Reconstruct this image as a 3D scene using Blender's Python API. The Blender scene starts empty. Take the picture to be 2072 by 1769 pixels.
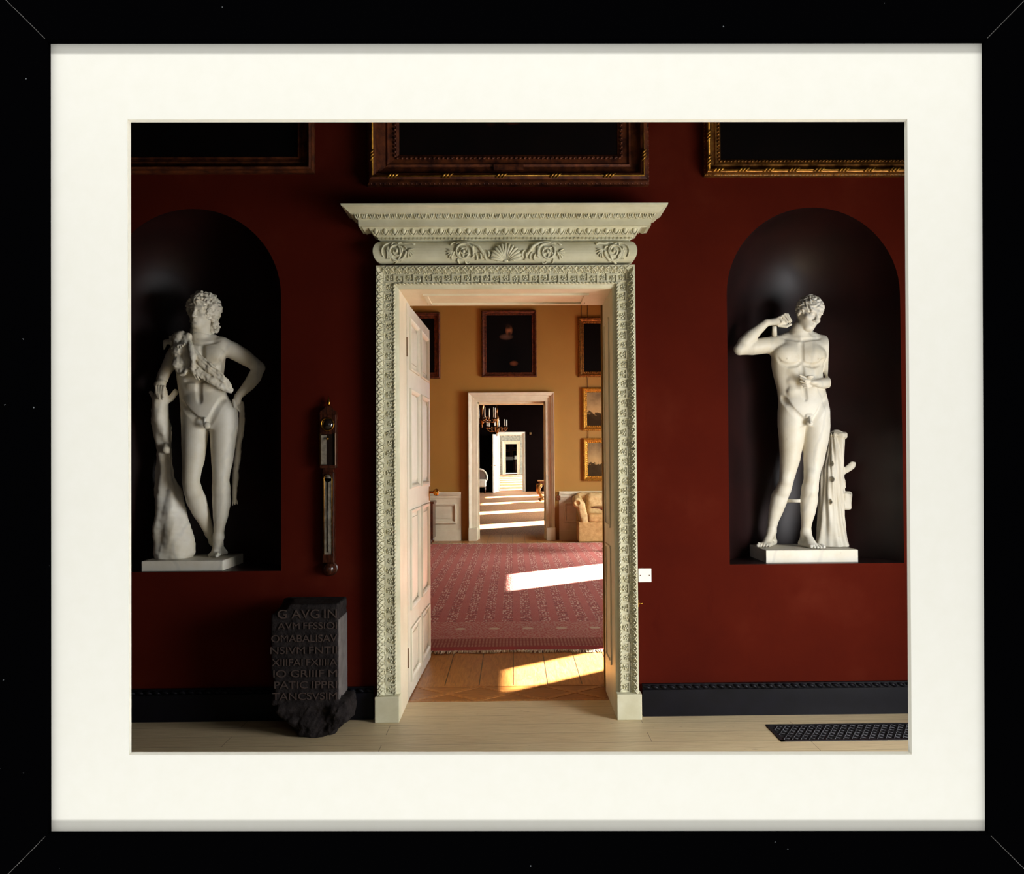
import bpy, bmesh, math, random
import numpy as np
from mathutils import Vector, Matrix
PI = math.pi
random.seed(7)
S = bpy.context.scene
COL = S.collection

# ---------------------------------------------------------------- camera
W, Hh, F = 2072, 1769, 1740.0
YAW, PITCH, ROLL = 0.0157, 0.021, 0.0068
CAMZ = 1.72
def _axes():
    r = Vector((1, 0, 0)); u = Vector((0, 0, 1)); f = Vector((0, 1, 0))
    Ry = Matrix.Rotation(-YAW, 3, 'Z')
    r, u, f = Ry @ r, Ry @ u, Ry @ f
    Rp = Matrix.Rotation(PITCH, 3, r)
    u, f = Rp @ u, Rp @ f
    Rr = Matrix.Rotation(ROLL, 3, f)
    r, u = Rr @ r, Rr @ u
    return r, u, f
CR, CU, CF = _axes()
_y = Vector((0, 1, 0))
PPX = 1036 - F * (_y.dot(CR) / _y.dot(CF))
PPY = 930 + F * (_y.dot(CU) / _y.dot(CF))
CAM = Vector((0, 0, CAMZ))
def ray(px, py):
    return (CR * ((px - PPX) / F) - CU * ((py - PPY) / F) + CF)
def U(px, py, Y):                      # point of the plane y = Y
    d = ray(px, py)
    return CAM + d * (Y / d.y)
def UZ(px, py, z):                     # point of the plane z = const
    d = ray(px, py)
    return CAM + d * ((z - CAMZ) / d.z)
cd = bpy.data.cameras.new('camera'); cam = bpy.data.objects.new('camera', cd); COL.objects.link(cam)
M4 = Matrix.Identity(4)
for i in range(3):
    M4[i][0] = CR[i]; M4[i][1] = CU[i]; M4[i][2] = -CF[i]; M4[i][3] = CAM[i]
cam.matrix_world = M4
cd.sensor_fit = 'HORIZONTAL'; cd.sensor_width = 36; cd.lens = 36 * F / W
cd.shift_x = -(PPX - W / 2) / W; cd.shift_y = (PPY - Hh / 2) / W
cd.clip_end = 400; cd.clip_start = 0.05
S.camera = cam
S.view_settings.view_transform = 'Standard'; S.view_settings.look = 'None'
S.view_settings.exposure = 0; S.view_settings.gamma = 1
S.view_settings.use_curve_mapping = False
wd = bpy.data.worlds.new('world'); S.world = wd; wd.use_nodes = True
wd.node_tree.nodes['Background'].inputs[0].default_value = (1, .99, .95, 1)
wd.node_tree.nodes['Background'].inputs[1].default_value = 0.50

# ---------------------------------------------------------------- materials
def srgb(r, g, b):
    def c(v):
        v /= 255.0
        return v / 12.92 if v <= 0.04045 else ((v + 0.055) / 1.055) ** 2.4
    return (c(r), c(g), c(b), 1)
def mat(name, col, rough=0.6, metal=0.0, col2=None, scale=8.0, detail=6, lo=0.35, hi=0.65,
        bump=0.0, bscale=40.0, bdist=0.01, spec=0.5, stretch=(1, 1, 1), coat=0.0):
    m = bpy.data.materials.new(name); m.use_nodes = True
    nt = m.node_tree; N = nt.nodes; L = nt.links
    p = N['Principled BSDF']
    p.inputs['Base Color'].default_value = col if len(col) == 4 else (*col, 1)
    p.inputs['Roughness'].default_value = rough; p.inputs['Metallic'].default_value = metal
    p.inputs['Specular IOR Level'].default_value = spec
    if coat: p.inputs['Coat Weight'].default_value = coat; p.inputs['Coat Roughness'].default_value = 0.15
    tc = N.new('ShaderNodeTexCoord'); mp = N.new('ShaderNodeMapping')
    mp.inputs['Scale'].default_value = stretch
    L.new(tc.outputs['Object'], mp.inputs['Vector'])
    if col2:
        n = N.new('ShaderNodeTexNoise'); n.inputs['Scale'].default_value = scale; n.inputs['Detail'].default_value = detail
        n.inputs['Roughness'].default_value = 0.6
        L.new(mp.outputs[0], n.inputs['Vector'])
        cr = N.new('ShaderNodeValToRGB')
        cr.color_ramp.elements[0].position = lo; cr.color_ramp.elements[0].color = col if len(col) == 4 else (*col, 1)
        cr.color_ramp.elements[1].position = hi; cr.color_ramp.elements[1].color = col2 if len(col2) == 4 else (*col2, 1)
        L.new(n.outputs['Fac'], cr.inputs[0]); L.new(cr.outputs[0], p.inputs['Base Color'])
    if bump:
        n2 = N.new('ShaderNodeTexNoise'); n2.inputs['Scale'].default_value = bscale; n2.inputs['Detail'].default_value = 5
        L.new(mp.outputs[0], n2.inputs['Vector'])
        b = N.new('ShaderNodeBump'); b.inputs['Strength'].default_value = bump; b.inputs['Distance'].default_value = bdist
        L.new(n2.outputs['Fac'], b.inputs['Height']); L.new(b.outputs[0], p.inputs['Normal'])
    return m
class NT:                                # tiny node helper
    def __init__(s, m):
        s.m = m; s.nt = m.node_tree; s.p = s.nt.nodes['Principled BSDF']
    def n(s, t, **kw):
        x = s.nt.nodes.new(t)
        for k, v in kw.items(): setattr(x, k, v)
        return x
    def l(s, a, b): s.nt.links.new(a, b)
    def math(s, op, a, b=None, c=None):
        x = s.n('ShaderNodeMath', operation=op)
        for i, v in enumerate((a, b, c)):
            if v is None: continue
            if isinstance(v, (int, float)): x.inputs[i].default_value = v
            else: s.l(v, x.inputs[i])
        return x.outputs[0]
    def mix(s, f, a, b):
        x = s.n('ShaderNodeMix', data_type='RGBA')
        for sock, v in ((x.inputs[0], f), (x.inputs[6], a), (x.inputs[7], b)):
            if isinstance(v, (int, float)): sock.default_value = v
            elif isinstance(v, tuple): sock.default_value = v if len(v) == 4 else (*v, 1)
            else: s.l(v, sock)
        return x.outputs[2]
    def noise(s, vec, scale, detail=4, rough=0.55, dist=0.0):
        x = s.n('ShaderNodeTexNoise'); x.inputs['Scale'].default_value = scale; x.inputs['Detail'].default_value = detail
        x.inputs['Roughness'].default_value = rough; x.inputs['Distortion'].default_value = dist
        s.l(vec, x.inputs['Vector']); return x.outputs['Fac']
    def map(s, scale=(1, 1, 1), loc=(0, 0, 0), src='Object'):
        tc = s.n('ShaderNodeTexCoord'); mp = s.n('ShaderNodeMapping')
        mp.inputs['Scale'].default_value = scale; mp.inputs['Location'].default_value = loc
        s.l(tc.outputs[src], mp.inputs['Vector']); return mp.outputs[0]
    def ramp(s, fac, *stops):
        cr = s.n('ShaderNodeValToRGB'); e = cr.color_ramp.elements
        while len(e) < len(stops): e.new(0.5)
        for i, (p, c) in enumerate(stops):
            e[i].position = p; e[i].color = c if len(c) == 4 else (*c, 1)
        s.l(fac, cr.inputs[0]); return cr.outputs[0]
    def bump(s, h, strength=0.3, dist=0.01):
        b = s.n('ShaderNodeBump'); b.inputs['Strength'].default_value = strength; b.inputs['Distance'].default_value = dist
        s.l(h, b.inputs['Height']); s.l(b.outputs[0], s.p.inputs['Normal'])
    def col(s, c): s.l(c, s.p.inputs['Base Color'])

# ---------------------------------------------------------------- mesh builder
class MB:
    def __init__(s): s.v = []; s.f = []; s.sm = []
    def add(s, vs, fs, smooth=False):
        o = len(s.v); s.v.extend(Vector(v) for v in vs)
        for f in fs: s.f.append(tuple(i + o for i in f)); s.sm.append(smooth)
        return s
    def box(s, x0, x1, y0, y1, z0, z1, bev=0.0):
        if x0 > x1: x0, x1 = x1, x0
        if y0 > y1: y0, y1 = y1, y0
        if z0 > z1: z0, z1 = z1, z0
        if bev <= 0:
            vs = [(x, y, z) for z in (z0, z1) for y in (y0, y1) for x in (x0, x1)]
            return s.add(vs, [(0, 2, 3, 1), (4, 5, 7, 6), (0, 1, 5, 4), (2, 6, 7, 3), (0, 4, 6, 2), (1, 3, 7, 5)])
        bm = bmesh.new(); bmesh.ops.create_cube(bm, size=1)
        for v in bm.verts:
            v.co = Vector((x0 + (v.co.x + .5) * (x1 - x0), y0 + (v.co.y + .5) * (y1 - y0), z0 + (v.co.z + .5) * (z1 - z0)))
        bmesh.ops.bevel(bm, geom=bm.edges[:], offset=bev, segments=2, affect='EDGES', profile=0.5)
        bm.verts.index_update()
        s.add([v.co.copy() for v in bm.verts], [tuple(v.index for v in f.verts) for f in bm.faces]); bm.free(); return s
    def obox(s, c, ax, ay, az, hx, hy, hz):
        c = Vector(c); ax, ay, az = Vector(ax), Vector(ay), Vector(az)
        vs = [c + ax * hx * i + ay * hy * j + az * hz * k for k in (-1, 1) for j in (-1, 1) for i in (-1, 1)]
        return s.add(vs, [(0, 2, 3, 1), (4, 5, 7, 6), (0, 1, 5, 4), (2, 6, 7, 3), (0, 4, 6, 2), (1, 3, 7, 5)])
    def tube(s, pts, rad, n=8, caps=True, up=None):
        pts = [Vector(p) for p in pts]; k = len(pts)
        if not isinstance(rad, (list, tuple)): rad = [rad] * k
        vs = []; prev = None
        for i in range(k):
            t = (pts[min(i + 1, k - 1)] - pts[max(i - 1, 0)])
            t = t.normalized() if t.length > 1e-9 else Vector((0, 0, 1))
            if prev is None:
                a = Vector(up) if up else (Vector((0, 0, 1)) if abs(t.z) < .9 else Vector((1, 0, 0)))
            else: a = prev
            a = (a - t * a.dot(t)); a = a.normalized() if a.length > 1e-9 else Vector((0, 1, 0))
            b = t.cross(a); prev = a
            for j in range(n):
                an = 2 * PI * j / n
                vs.append(pts[i] + (a * math.cos(an) + b * math.sin(an)) * rad[i])
        fs = [(i * n + j, i * n + (j + 1) % n, (i + 1) * n + (j + 1) % n, (i + 1) * n + j) for i in range(k - 1) for j in range(n)]
        if caps: fs += [tuple(range(n))[::-1], tuple((k - 1) * n + j for j in range(n))]
        return s.add(vs, fs, True)
    def lathe(s, prof, c=(0, 0, 0), n=16, axis='Z'):
        vs = []; c = Vector(c)
        for r, h in prof:
            for j in range(n):
                a = 2 * PI * j / n; x, y = r * math.cos(a), r * math.sin(a)
                vs.append(c + (Vector((x, y, h)) if axis == 'Z' else Vector((x, -h, y)) if axis == 'Y' else Vector((h, x, y))))
        k = len(prof)
        fs = [(i * n + j, i * n + (j + 1) % n, (i + 1) * n + (j + 1) % n, (i + 1) * n + j) for i in range(k - 1) for j in range(n)]
        fs += [tuple(range(n))[::-1], tuple((k - 1) * n + j for j in range(n))]
        return s.add(vs, fs, True)
    def ball(s, c, r, n=8, m=6):
        c = Vector(c)
        if not isinstance(r, (tuple, list)): r = (r, r, r)
        vs = [c + Vector((0, 0, -r[2]))]
        for i in range(1, m):
            th = -PI / 2 + PI * i / m
            for j in range(n):
                a = 2 * PI * j / n
                vs.append(c + Vector((r[0] * math.cos(th) * math.cos(a), r[1] * math.cos(th) * math.sin(a), r[2] * math.sin(th))))
        vs.append(c + Vector((0, 0, r[2]))); e = len(vs) - 1
        fs = [(0, 1 + (j + 1) % n, 1 + j) for j in range(n)]
        fs += [(1 + i * n + j, 1 + i * n + (j + 1) % n, 1 + (i + 1) * n + (j + 1) % n, 1 + (i + 1) * n + j) for i in range(m - 2) for j in range(n)]
        fs += [(e, 1 + (m - 2) * n + j, 1 + (m - 2) * n + (j + 1) % n) for j in range(n)]
        return s.add(vs, fs, True)
    def prism(s, poly, y0, y1):          # poly of (x,z), extruded in y
        n = len(poly)
        vs = [(x, y0, z) for x, z in poly] + [(x, y1, z) for x, z in poly]
        return s.add(vs, [tuple(range(n)), tuple(range(n, 2 * n))[::-1]] + [(i, i + n, (i + 1) % n + n, (i + 1) % n) for i in range(n)])
    def frame(s, x0, x1, z0, z1, Y, prof, closed=True):
        """mitred moulding round the rectangle; prof = [(outward, proud)], proud towards -y"""
        cs = [(x0, z0, -1, -1), (x1, z0, 1, -1), (x1, z1, 1, 1), (x0, z1, -1, 1)]
        k = len(prof); vs = []
        for cx, cz, sx, sz in cs:
            for o, d in prof: vs.append((cx + sx * o, Y - d, cz + sz * o))
        fs = []
        for i in range(4):
            a, b = i * k, ((i + 1) % 4) * k
            for j in range(k):
                fs.append((a + j, a + (j + 1) % k, b + (j + 1) % k, b + j))
        return s.add(vs, fs)
    def arch(s, x0, x1, z0, z1, Y, prof, zplinth=None):
        """door architrave: up, over, down (open at the bottom). prof (outward, proud)"""
        zb = zplinth if zplinth is not None else z0
        k = len(prof); vs = []
        for cx, cz, sx, sz in [(x0, zb, -1, 0), (x0, z1, -1, 1), (x1, z1, 1, 1), (x1, zb, 1, 0)]:
            for o, d in prof: vs.append((cx + sx * o, Y - d, cz + sz * o))
        fs = []
        for i in range(3):
            for j in range(k):
                fs.append((i * k + j, i * k + (j + 1) % k, (i + 1) * k + (j + 1) % k, (i + 1) * k + j))
        fs += [tuple(range(k)), tuple(range(3 * k, 4 * k))[::-1]]
        return s.add(vs, fs)
    def ushape(s, xl, xr, Yf, Yw, prof):
        """moulding that returns to the wall at both ends. prof [(out, z)] closed against the wall"""
        k = len(prof); vs = []
        for i, (cx, sx, y, sy) in enumerate([(xl, -1, Yw, 0), (xl, -1, Yf, -1), (xr, 1, Yf, -1), (xr, 1, Yw, 0)]):
            for o, z in prof: vs.append((cx + sx * o, y + sy * o, z))
        fs = []
        for i in range(3):
            for j in range(k):
                fs.append((i * k + j, i * k + (j + 1) % k, (i + 1) * k + (j + 1) % k, (i + 1) * k + j))
        fs += [tuple(range(k)), tuple(range(3 * k, 4 * k))[::-1]]
        return s.add(vs, fs)
    def build(s, name, m, parent=None, fixn=True, origin=None, **tags):
        me = bpy.data.meshes.new(name)
        o0 = Vector(origin) if origin is not None else Vector((0, 0, 0))
        me.from_pydata([v - o0 for v in s.v], [], s.f)
        me.polygons.foreach_set('use_smooth', s.sm)
        if fixn:
            bm = bmesh.new(); bm.from_mesh(me); bmesh.ops.recalc_face_normals(bm, faces=bm.faces[:]); bm.to_mesh(me); bm.free()
        me.materials.append(m); me.update()
        return link(name, me, parent, o0, **tags)
def link(name, me, parent=None, at=(0, 0, 0), **tags):
    o = bpy.data.objects.new(name, me); COL.objects.link(o)
    if parent is not None:
        o.parent = parent; o.location = Vector(at) - Vector(parent['_at']) if '_at' in parent else Vector(at)
    else: o.location = at
    o['_at'] = [float(q) for q in at]
    for k, v in tags.items(): o[k] = v
    return o
def empty(name, at, **tags):
    o = bpy.data.objects.new(name, None); COL.objects.link(o); o.location = at; o['_at'] = [float(q) for q in at]
    for k, v in tags.items(): o[k] = v
    return o
# ---------------------------------------------------------------- implicit sculpting (marble figures, stone)
class SDF:
    def __init__(s, lo, hi, h):
        s.h = h; s.lo = np.array(lo, np.float32); s.n = [int(math.ceil((hi[i] - lo[i]) / h)) + 1 for i in range(3)]
        s.g = np.full(s.n, 0.3, np.float32)
        s.ax = [(lo[i] + h * np.arange(s.n[i])).astype(np.float32) for i in range(3)]
    def reg(s, lo, hi, pad):
        sl = []
        for i in range(3):
            a = int(max(0, math.floor((lo[i] - pad - s.lo[i]) / s.h))); b = int(min(s.n[i], math.ceil((hi[i] + pad - s.lo[i]) / s.h) + 1))
            if b <= a: return None
            sl.append(slice(a, b))
        X = s.ax[0][sl[0]][:, None, None]; Y = s.ax[1][sl[1]][None, :, None]; Z = s.ax[2][sl[2]][None, None, :]
        return tuple(sl), X, Y, Z
    def comb(s, sl, d, k, op):
        a = s.g[sl]
        if op == 'u':
            h = np.maximum(k - np.abs(a - d), 0) / k; s.g[sl] = np.minimum(a, d) - h * h * k * 0.25
        elif op == 's':
            d = -d; h = np.maximum(k - np.abs(a - d), 0) / k; s.g[sl] = np.maximum(a, d) + h * h * k * 0.25
        elif op == 'i':
            h = np.maximum(k - np.abs(a - d), 0) / k; s.g[sl] = np.maximum(a, d) + h * h * k * 0.25
    def cone(s, a, b, ra, rb=None, k=0.012, op='u'):
        rb = ra if rb is None else rb
        a = np.array(a, np.float32); b = np.array(b, np.float32); R = max(ra, rb)
        r = s.reg(np.minimum(a, b) - R, np.maximum(a, b) + R, k + 3 * s.h)
        if r is None: return s
        sl, X, Y, Z = r
        ab = b - a; L2 = float(ab @ ab) + 1e-12
        t = np.clip(((X - a[0]) * ab[0] + (Y - a[1]) * ab[1] + (Z - a[2]) * ab[2]) / L2, 0, 1)
        d = np.sqrt((X - a[0] - t * ab[0]) ** 2 + (Y - a[1] - t * ab[1]) ** 2 + (Z - a[2] - t * ab[2]) ** 2) - (ra + (rb - ra) * t)
        s.comb(sl, d, k, op); return s
    def chain(s, pr, k=0.012, op='u'):
        A = np.array([tuple(a) for a, _ in pr], np.float32); R = max(r for _, r in pr)
        q = s.reg(A.min(0) - R, A.max(0) + R, k + 3 * s.h)
        if q is None: return s
        sl, X, Y, Z = q; D = None
        for i in range(len(pr) - 1):
            a, b = A[i], A[i + 1]; ra, rb = pr[i][1], pr[i + 1][1]; ab = b - a; L2 = float(ab @ ab) + 1e-12
            t = np.clip(((X - a[0]) * ab[0] + (Y - a[1]) * ab[1] + (Z - a[2]) * ab[2]) / L2, 0, 1)
            ts = t * t * (3 - 2 * t) * .5 + t * .5
            d = np.sqrt((X - a[0] - t * ab[0]) ** 2 + (Y - a[1] - t * ab[1]) ** 2 + (Z - a[2] - t * ab[2]) ** 2) - (ra + (rb - ra) * ts)
            D = d if D is None else np.minimum(D, d)
        s.comb(sl, D, k, op); return s
    def ell(s, c, r, R=None, k=0.012, op='u'):
        c = np.array(c, np.float32); m = max(r)
        q = s.reg(c - m, c + m, k + 3 * s.h)
        if q is None: return s
        sl, X, Y, Z = q; x, y, z = X - c[0], Y - c[1], Z - c[2]
        if R is not None:
            x, y, z = (R[0][0] * x + R[1][0] * y + R[2][0] * z, R[0][1] * x + R[1][1] * y + R[2][1] * z, R[0][2] * x + R[1][2] * y + R[2][2] * z)
        k0 = np.sqrt((x / r[0]) ** 2 + (y / r[1]) ** 2 + (z / r[2]) ** 2)
        k1 = np.sqrt((x / r[0] ** 2) ** 2 + (y / r[1] ** 2) ** 2 + (z / r[2] ** 2) ** 2) + 1e-6
        s.comb(sl, k0 * (k0 - 1) / k1, k, op); return s
    def loft(s, lv, k=0.012, op='u'):
        """lv rows: z, cx, cy, a, b, power (z ascending)"""
        lv = np.array(sorted(lv), np.float32)
        xmin = (lv[:, 1] - lv[:, 3]).min(); xmax = (lv[:, 1] + lv[:, 3]).max(); ymin = (lv[:, 2] - lv[:, 4]).min(); ymax = (lv[:, 2] + lv[:, 4]).max()
        q = s.reg((xmin, ymin, lv[0, 0]), (xmax, ymax, lv[-1, 0]), k + 3 * s.h)
        sl, X, Y, Z = q; z = Z[0, 0]
        I = [np.interp(z, lv[:, 0], lv[:, i]).astype(np.float32)[None, None, :] for i in range(1, 6)]
        # smooth the interpolated rows a little
        ker = np.ones(9, np.float32) / 9
        I = [np.convolve(np.pad(i[0, 0], 4, mode='edge'), ker, 'valid')[None, None, :] for i in I]
        cx, cy, a, b, p = I
        rr = (np.abs((X - cx) / a) ** p + np.abs((Y - cy) / b) ** p) ** (1 / p)
        d = (rr - 1) * np.minimum(a, b)
        e = np.maximum(lv[0, 0] - Z, Z - lv[-1, 0])
        d = np.maximum(d, e); s.comb(sl, d, k, op); return s
    def box(s, c, hx, R=None, r=0.003, k=0.002, op='u'):
        c = np.array(c, np.float32); m = math.sqrt(sum(q * q for q in hx))
        q = s.reg(c - m, c + m, k + 3 * s.h)
        if q is None: return s
        sl, X, Y, Z = q; x, y, z = X - c[0], Y - c[1], Z - c[2]
        if R is not None:
            x, y, z = (R[0][0] * x + R[1][0] * y + R[2][0] * z, R[0][1] * x + R[1][1] * y + R[2][1] * z, R[0][2] * x + R[1][2] * y + R[2][2] * z)
        qx, qy, qz = np.abs(x) - hx[0] + r, np.abs(y) - hx[1] + r, np.abs(z) - hx[2] + r
        d = np.sqrt(np.maximum(qx, 0) ** 2 + np.maximum(qy, 0) ** 2 + np.maximum(qz, 0) ** 2) + np.minimum(np.maximum(qx, np.maximum(qy, qz)), 0) - r
        s.comb(sl, d, k, op); return s
    def front(s, x, z):
        i = int(round((x - s.lo[0]) / s.h)); k = int(round((z - s.lo[2]) / s.h))
        i = min(max(i, 0), s.n[0] - 1); k = min(max(k, 0), s.n[2] - 1); c = np.nonzero(s.g[i, :, k] < 0)[0]
        return float(s.lo[1] + s.h * c[0]) if len(c) else None
    def disp(s, fn, lo=None, hi=None):
        q = s.reg(lo if lo is not None else s.lo, hi if hi is not None else s.lo + s.h * np.array(s.n), 0)
        sl, X, Y, Z = q; s.g[sl] += fn(X, Y, Z).astype(np.float32); return s
    def mesh(s, smooth=1):
        g = s.g; g[0], g[-1] = 0.1, 0.1; g[:, 0], g[:, -1] = 0.1, 0.1; g[:, :, 0], g[:, :, -1] = 0.1, 0.1
        neg = g < 0
        cnt = np.zeros([n - 1 for n in s.n], np.int8)
        for i in (0, 1):
            for j in (0, 1):
                for k in (0, 1):
                    cnt += neg[i:s.n[0] - 1 + i, j:s.n[1] - 1 + j, k:s.n[2] - 1 + k]
        cells = np.argwhere((cnt > 0) & (cnt < 8)).astype(np.int32); del cnt
        idx = np.full([n - 1 for n in s.n], -1, np.int32); idx[cells[:, 0], cells[:, 1], cells[:, 2]] = np.arange(len(cells))
        acc = np.zeros((len(cells), 3), np.float64); c = np.zeros(len(cells))
        cor = [(i, j, k) for i in (0, 1) for j in (0, 1) for k in (0, 1)]
        val = {q: g[cells[:, 0] + q[0], cells[:, 1] + q[1], cells[:, 2] + q[2]].astype(np.float64) for q in cor}
        for q in cor:
            for ax in range(3):
                if q[ax]: continue
                r = list(q); r[ax] = 1; r = tuple(r); a, b = val[q], val[r]; m = (a < 0) != (b < 0)
                t = np.where(m, a / np.where(m, a - b, 1), 0)
                for e in range(3): acc[:, e] += np.where(m, q[e] + (t if e == ax else 0), 0)
                c += m
        v = cells + acc / c[:, None]; v = v * s.h + s.lo
        quads = []
        for ax in range(3):
            sh = [slice(1, n - 1) for n in s.n]; A = [slice(1, n - 1) for n in s.n]; B = list(A)
            A[ax] = slice(0, s.n[ax] - 1); B[ax] = slice(1, s.n[ax])
            na, nb = neg[tuple(A)], neg[tuple(B)]; e = np.argwhere(na != nb)
            e2 = e.copy()
            for i in range(3):
                if i != ax: e2[:, i] += 1
            o1, o2 = (ax + 1) % 3, (ax + 2) % 3
            flip = na[e[:, 0], e[:, 1], e[:, 2]]
            def ix(d1, d2):
                q = e2.copy(); q[:, o1] -= d1; q[:, o2] -= d2; return idx[q[:, 0], q[:, 1], q[:, 2]]
            Q = np.stack([ix(1, 1), ix(0, 1), ix(0, 0), ix(1, 0)], 1)
            Q[~flip] = Q[~flip][:, ::-1]; quads.append(Q)
        Q = np.concatenate(quads)
        for _ in range(smooth):
            sm = np.zeros_like(v); ct = np.zeros(len(v))
            for i in range(4):
                a, b = Q[:, i], Q[:, (i + 1) % 4]
                np.add.at(sm, a, v[b]); np.add.at(ct, a, 1); np.add.at(sm, b, v[a]); np.add.at(ct, b, 1)
            v = v * 0.5 + 0.5 * sm / np.maximum(ct, 1)[:, None]
        return v, Q
    def build(s, name, m, parent=None, smooth=1, **tags):
        v, Q = s.mesh(smooth)
        at = np.array(parent['_at'] if parent is not None else (0, 0, 0)); v = v - at
        me = bpy.data.meshes.new(name); me.vertices.add(len(v)); me.vertices.foreach_set('co', v.astype(np.float32).ravel())
        me.loops.add(Q.size); me.loops.foreach_set('vertex_index', Q.astype(np.int32).ravel())
        me.polygons.add(len(Q)); me.polygons.foreach_set('loop_start', np.arange(0, Q.size, 4, dtype=np.int32))
        me.polygons.foreach_set('use_smooth', np.ones(len(Q), bool))
        me.update(calc_edges=True); me.validate(); me.materials.append(m); s.g = None
        return link(name, me, parent, tuple(at), **tags)
def vnoise(X, Y, Z, f, seed=0):
    """cheap smooth noise from warped sines, roughly -1..1"""
    r = np.random.RandomState(seed); o = 0
    for i in range(4):
        a = r.randn(3) * f; ph = r.rand() * 6.28
        a2 = r.randn(3) * f * .6; ph2 = r.rand() * 6.28
        o = o + np.sin(a[0] * X + a[1] * Y + a[2] * Z + ph + 1.3 * np.sin(a2[0] * X + a2[1] * Y + a2[2] * Z + ph2))
    return o / 2.6
class HeadFrame:
    def __init__(s, c, yaw, pitch, roll, sc=1.0):
        s.c = Vector(c); s.sc = sc
        s.R = Matrix.Rotation(roll, 3, 'Y') @ Matrix.Rotation(yaw, 3, 'Z') @ Matrix.Rotation(pitch, 3, 'X')
    def p(s, x, d, z): return s.c + s.R @ (Vector((x, -d, z)) * s.sc)
    def local(s, X, Y, Z):
        x, y, z = X - s.c.x, Y - s.c.y, Z - s.c.z; R = s.R
        lx = R[0][0] * x + R[1][0] * y + R[2][0] * z; ly = R[0][1] * x + R[1][1] * y + R[2][1] * z; lz = R[0][2] * x + R[1][2] * y + R[2][2] * z
        return lx / s.sc, -ly / s.sc, lz / s.sc
def sculpt_head(g, hf):
    P = hf.p; q = hf.sc; R = hf.R
    def E(c, r, k=0.012, op='u'): g.ell(P(*c), [v * q for v in r], R, k * q, op)
    def C(a, b, ra, rb=None, k=0.006, op='u'): g.cone(P(*a), P(*b), ra * q, (ra if rb is None else rb) * q, k * q, op)
    E((0, -.02, .03), (.074, .093, .083)); E((0, .028, -.02), (.060, .062, .088), .02)
    for sx in (-1, 1):
        C((sx * .050, -.015, -.036), (sx * .016, .060, -.090), .018, .016, .022)
        E((sx * .040, .058, -.026), (.020, .022, .017), .016)
        E((sx * .074, -.008, -.008), (.008, .017, .030), .006)
    C((-.012, .066, -.094), (.012, .066, -.094), .017, None, .014)
    E((0, .074, -.090), (.016, .015, .014), .012)
    C((-.038, .074, .024), (0, .084, .022), .010, .010, .012); C((.038, .074, .024), (0, .084, .022), .010, .010, .012)
    E((0, .050, .052), (.045, .024, .035), .03); E((0, .058, -.058), (.034, .034, .034), .022)
    for sx in (-1, 1):
        E((sx * .030, .096, .003), (.018, .016, .0105), .010, 's')
        E((sx * .030, .071, .001), (.0145, .0135, .0115), .003)
        C((sx * .016, .082, .002), (sx * .030, .085, .0085), .0028, None, .003)
        C((sx * .030, .085, .0085), (sx * .045, .074, .001), .0028, None, .003)
    C((0, .086, .014), (0, .108, -.030), .0065, .010, .009)
    E((0, .104, -.033), (.010, .011, .009), .006)
    for sx in (-1, 1): E((sx * .011, .095, -.036), (.008, .011, .007), .005)
    C((-.020, .082, -.060), (0, .094, -.056), .004, .0065, .006); C((.020, .082, -.060), (0, .094, -.056), .004, .0065, .006)
    C((-.016, .082, -.069), (.016, .082, -.069), .0045, None, .006); E((0, .090, -.069), (.014, .008, .0065), .006)
    C((-.021, .0925, -.0632), (0, .1012, -.0622), .0014, None, .003, 's'); C((.021, .0925, -.0632), (0, .1012, -.0622), .0014, None, .003, 's')
    E((0, .096, -.080), (.016, .006, .005), .008, 's')
def sculpt_foot(g, ankle, heel, ball, zf, ra, side):
    """heel and ball are points on the ground; side = +1 when the big toe is towards +x side of the foot"""
    A, Hh_, B = Vector(ankle), Vector(heel), Vector(ball)
    d = (B - Hh_); d.z = 0; L = d.length; d.normalize(); n = Vector((d.y, -d.x, 0)) * side
    up = Vector((0, 0, 1))
    g.cone(A, Hh_ + up * .028, ra, .027, .02); g.ell(Hh_ + up * .024, (.030, .030, .026), None, .015)
    g.cone(A - up * .01 + d * .01, Hh_ + d * L * .62 + up * .036, ra * .95, .027, .025)
    g.cone(Hh_ + d * L * .6 + up * .034, B + up * .018 - d * .02, .026, .018, .02)
    g.cone(Hh_ + d * .03 + up * .018 - n * .01, B + up * .014 - n * .028 - d * .02, .020, .014, .015)
    g.cone(Hh_ + d * .06 + up * .02 + n * .01, B + up * .016 + n * .026 - d * .01, .020, .016, .015)
    for i in range(5):
        off = .033 - i * .0165; ln = (.050, .047, .041, .034, .025)[i]; r = (.0125, .0088, .0084, .008, .0078)[i]
        b0 = B + n * off + up * (r + .006) - d * (.012 + i * .006); k1 = b0 + d * ln * .55 + up * .004; k2 = b0 + d * ln - up * .006
        g.cone(b0, k1, r, r * .95, .003); g.cone(k1, k2, r * .9, r * .95, .003)
    g.disp(lambda X, Y, Z: np.where(Z < zf + .001, .02, 0), (min(A.x, B.x, Hh_.x) - .08, min(B.y, Hh_.y) - .1, zf - .05), (max(A.x, B.x, Hh_.x) + .08, max(B.y, Hh_.y) + .1, zf + .003))
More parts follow.
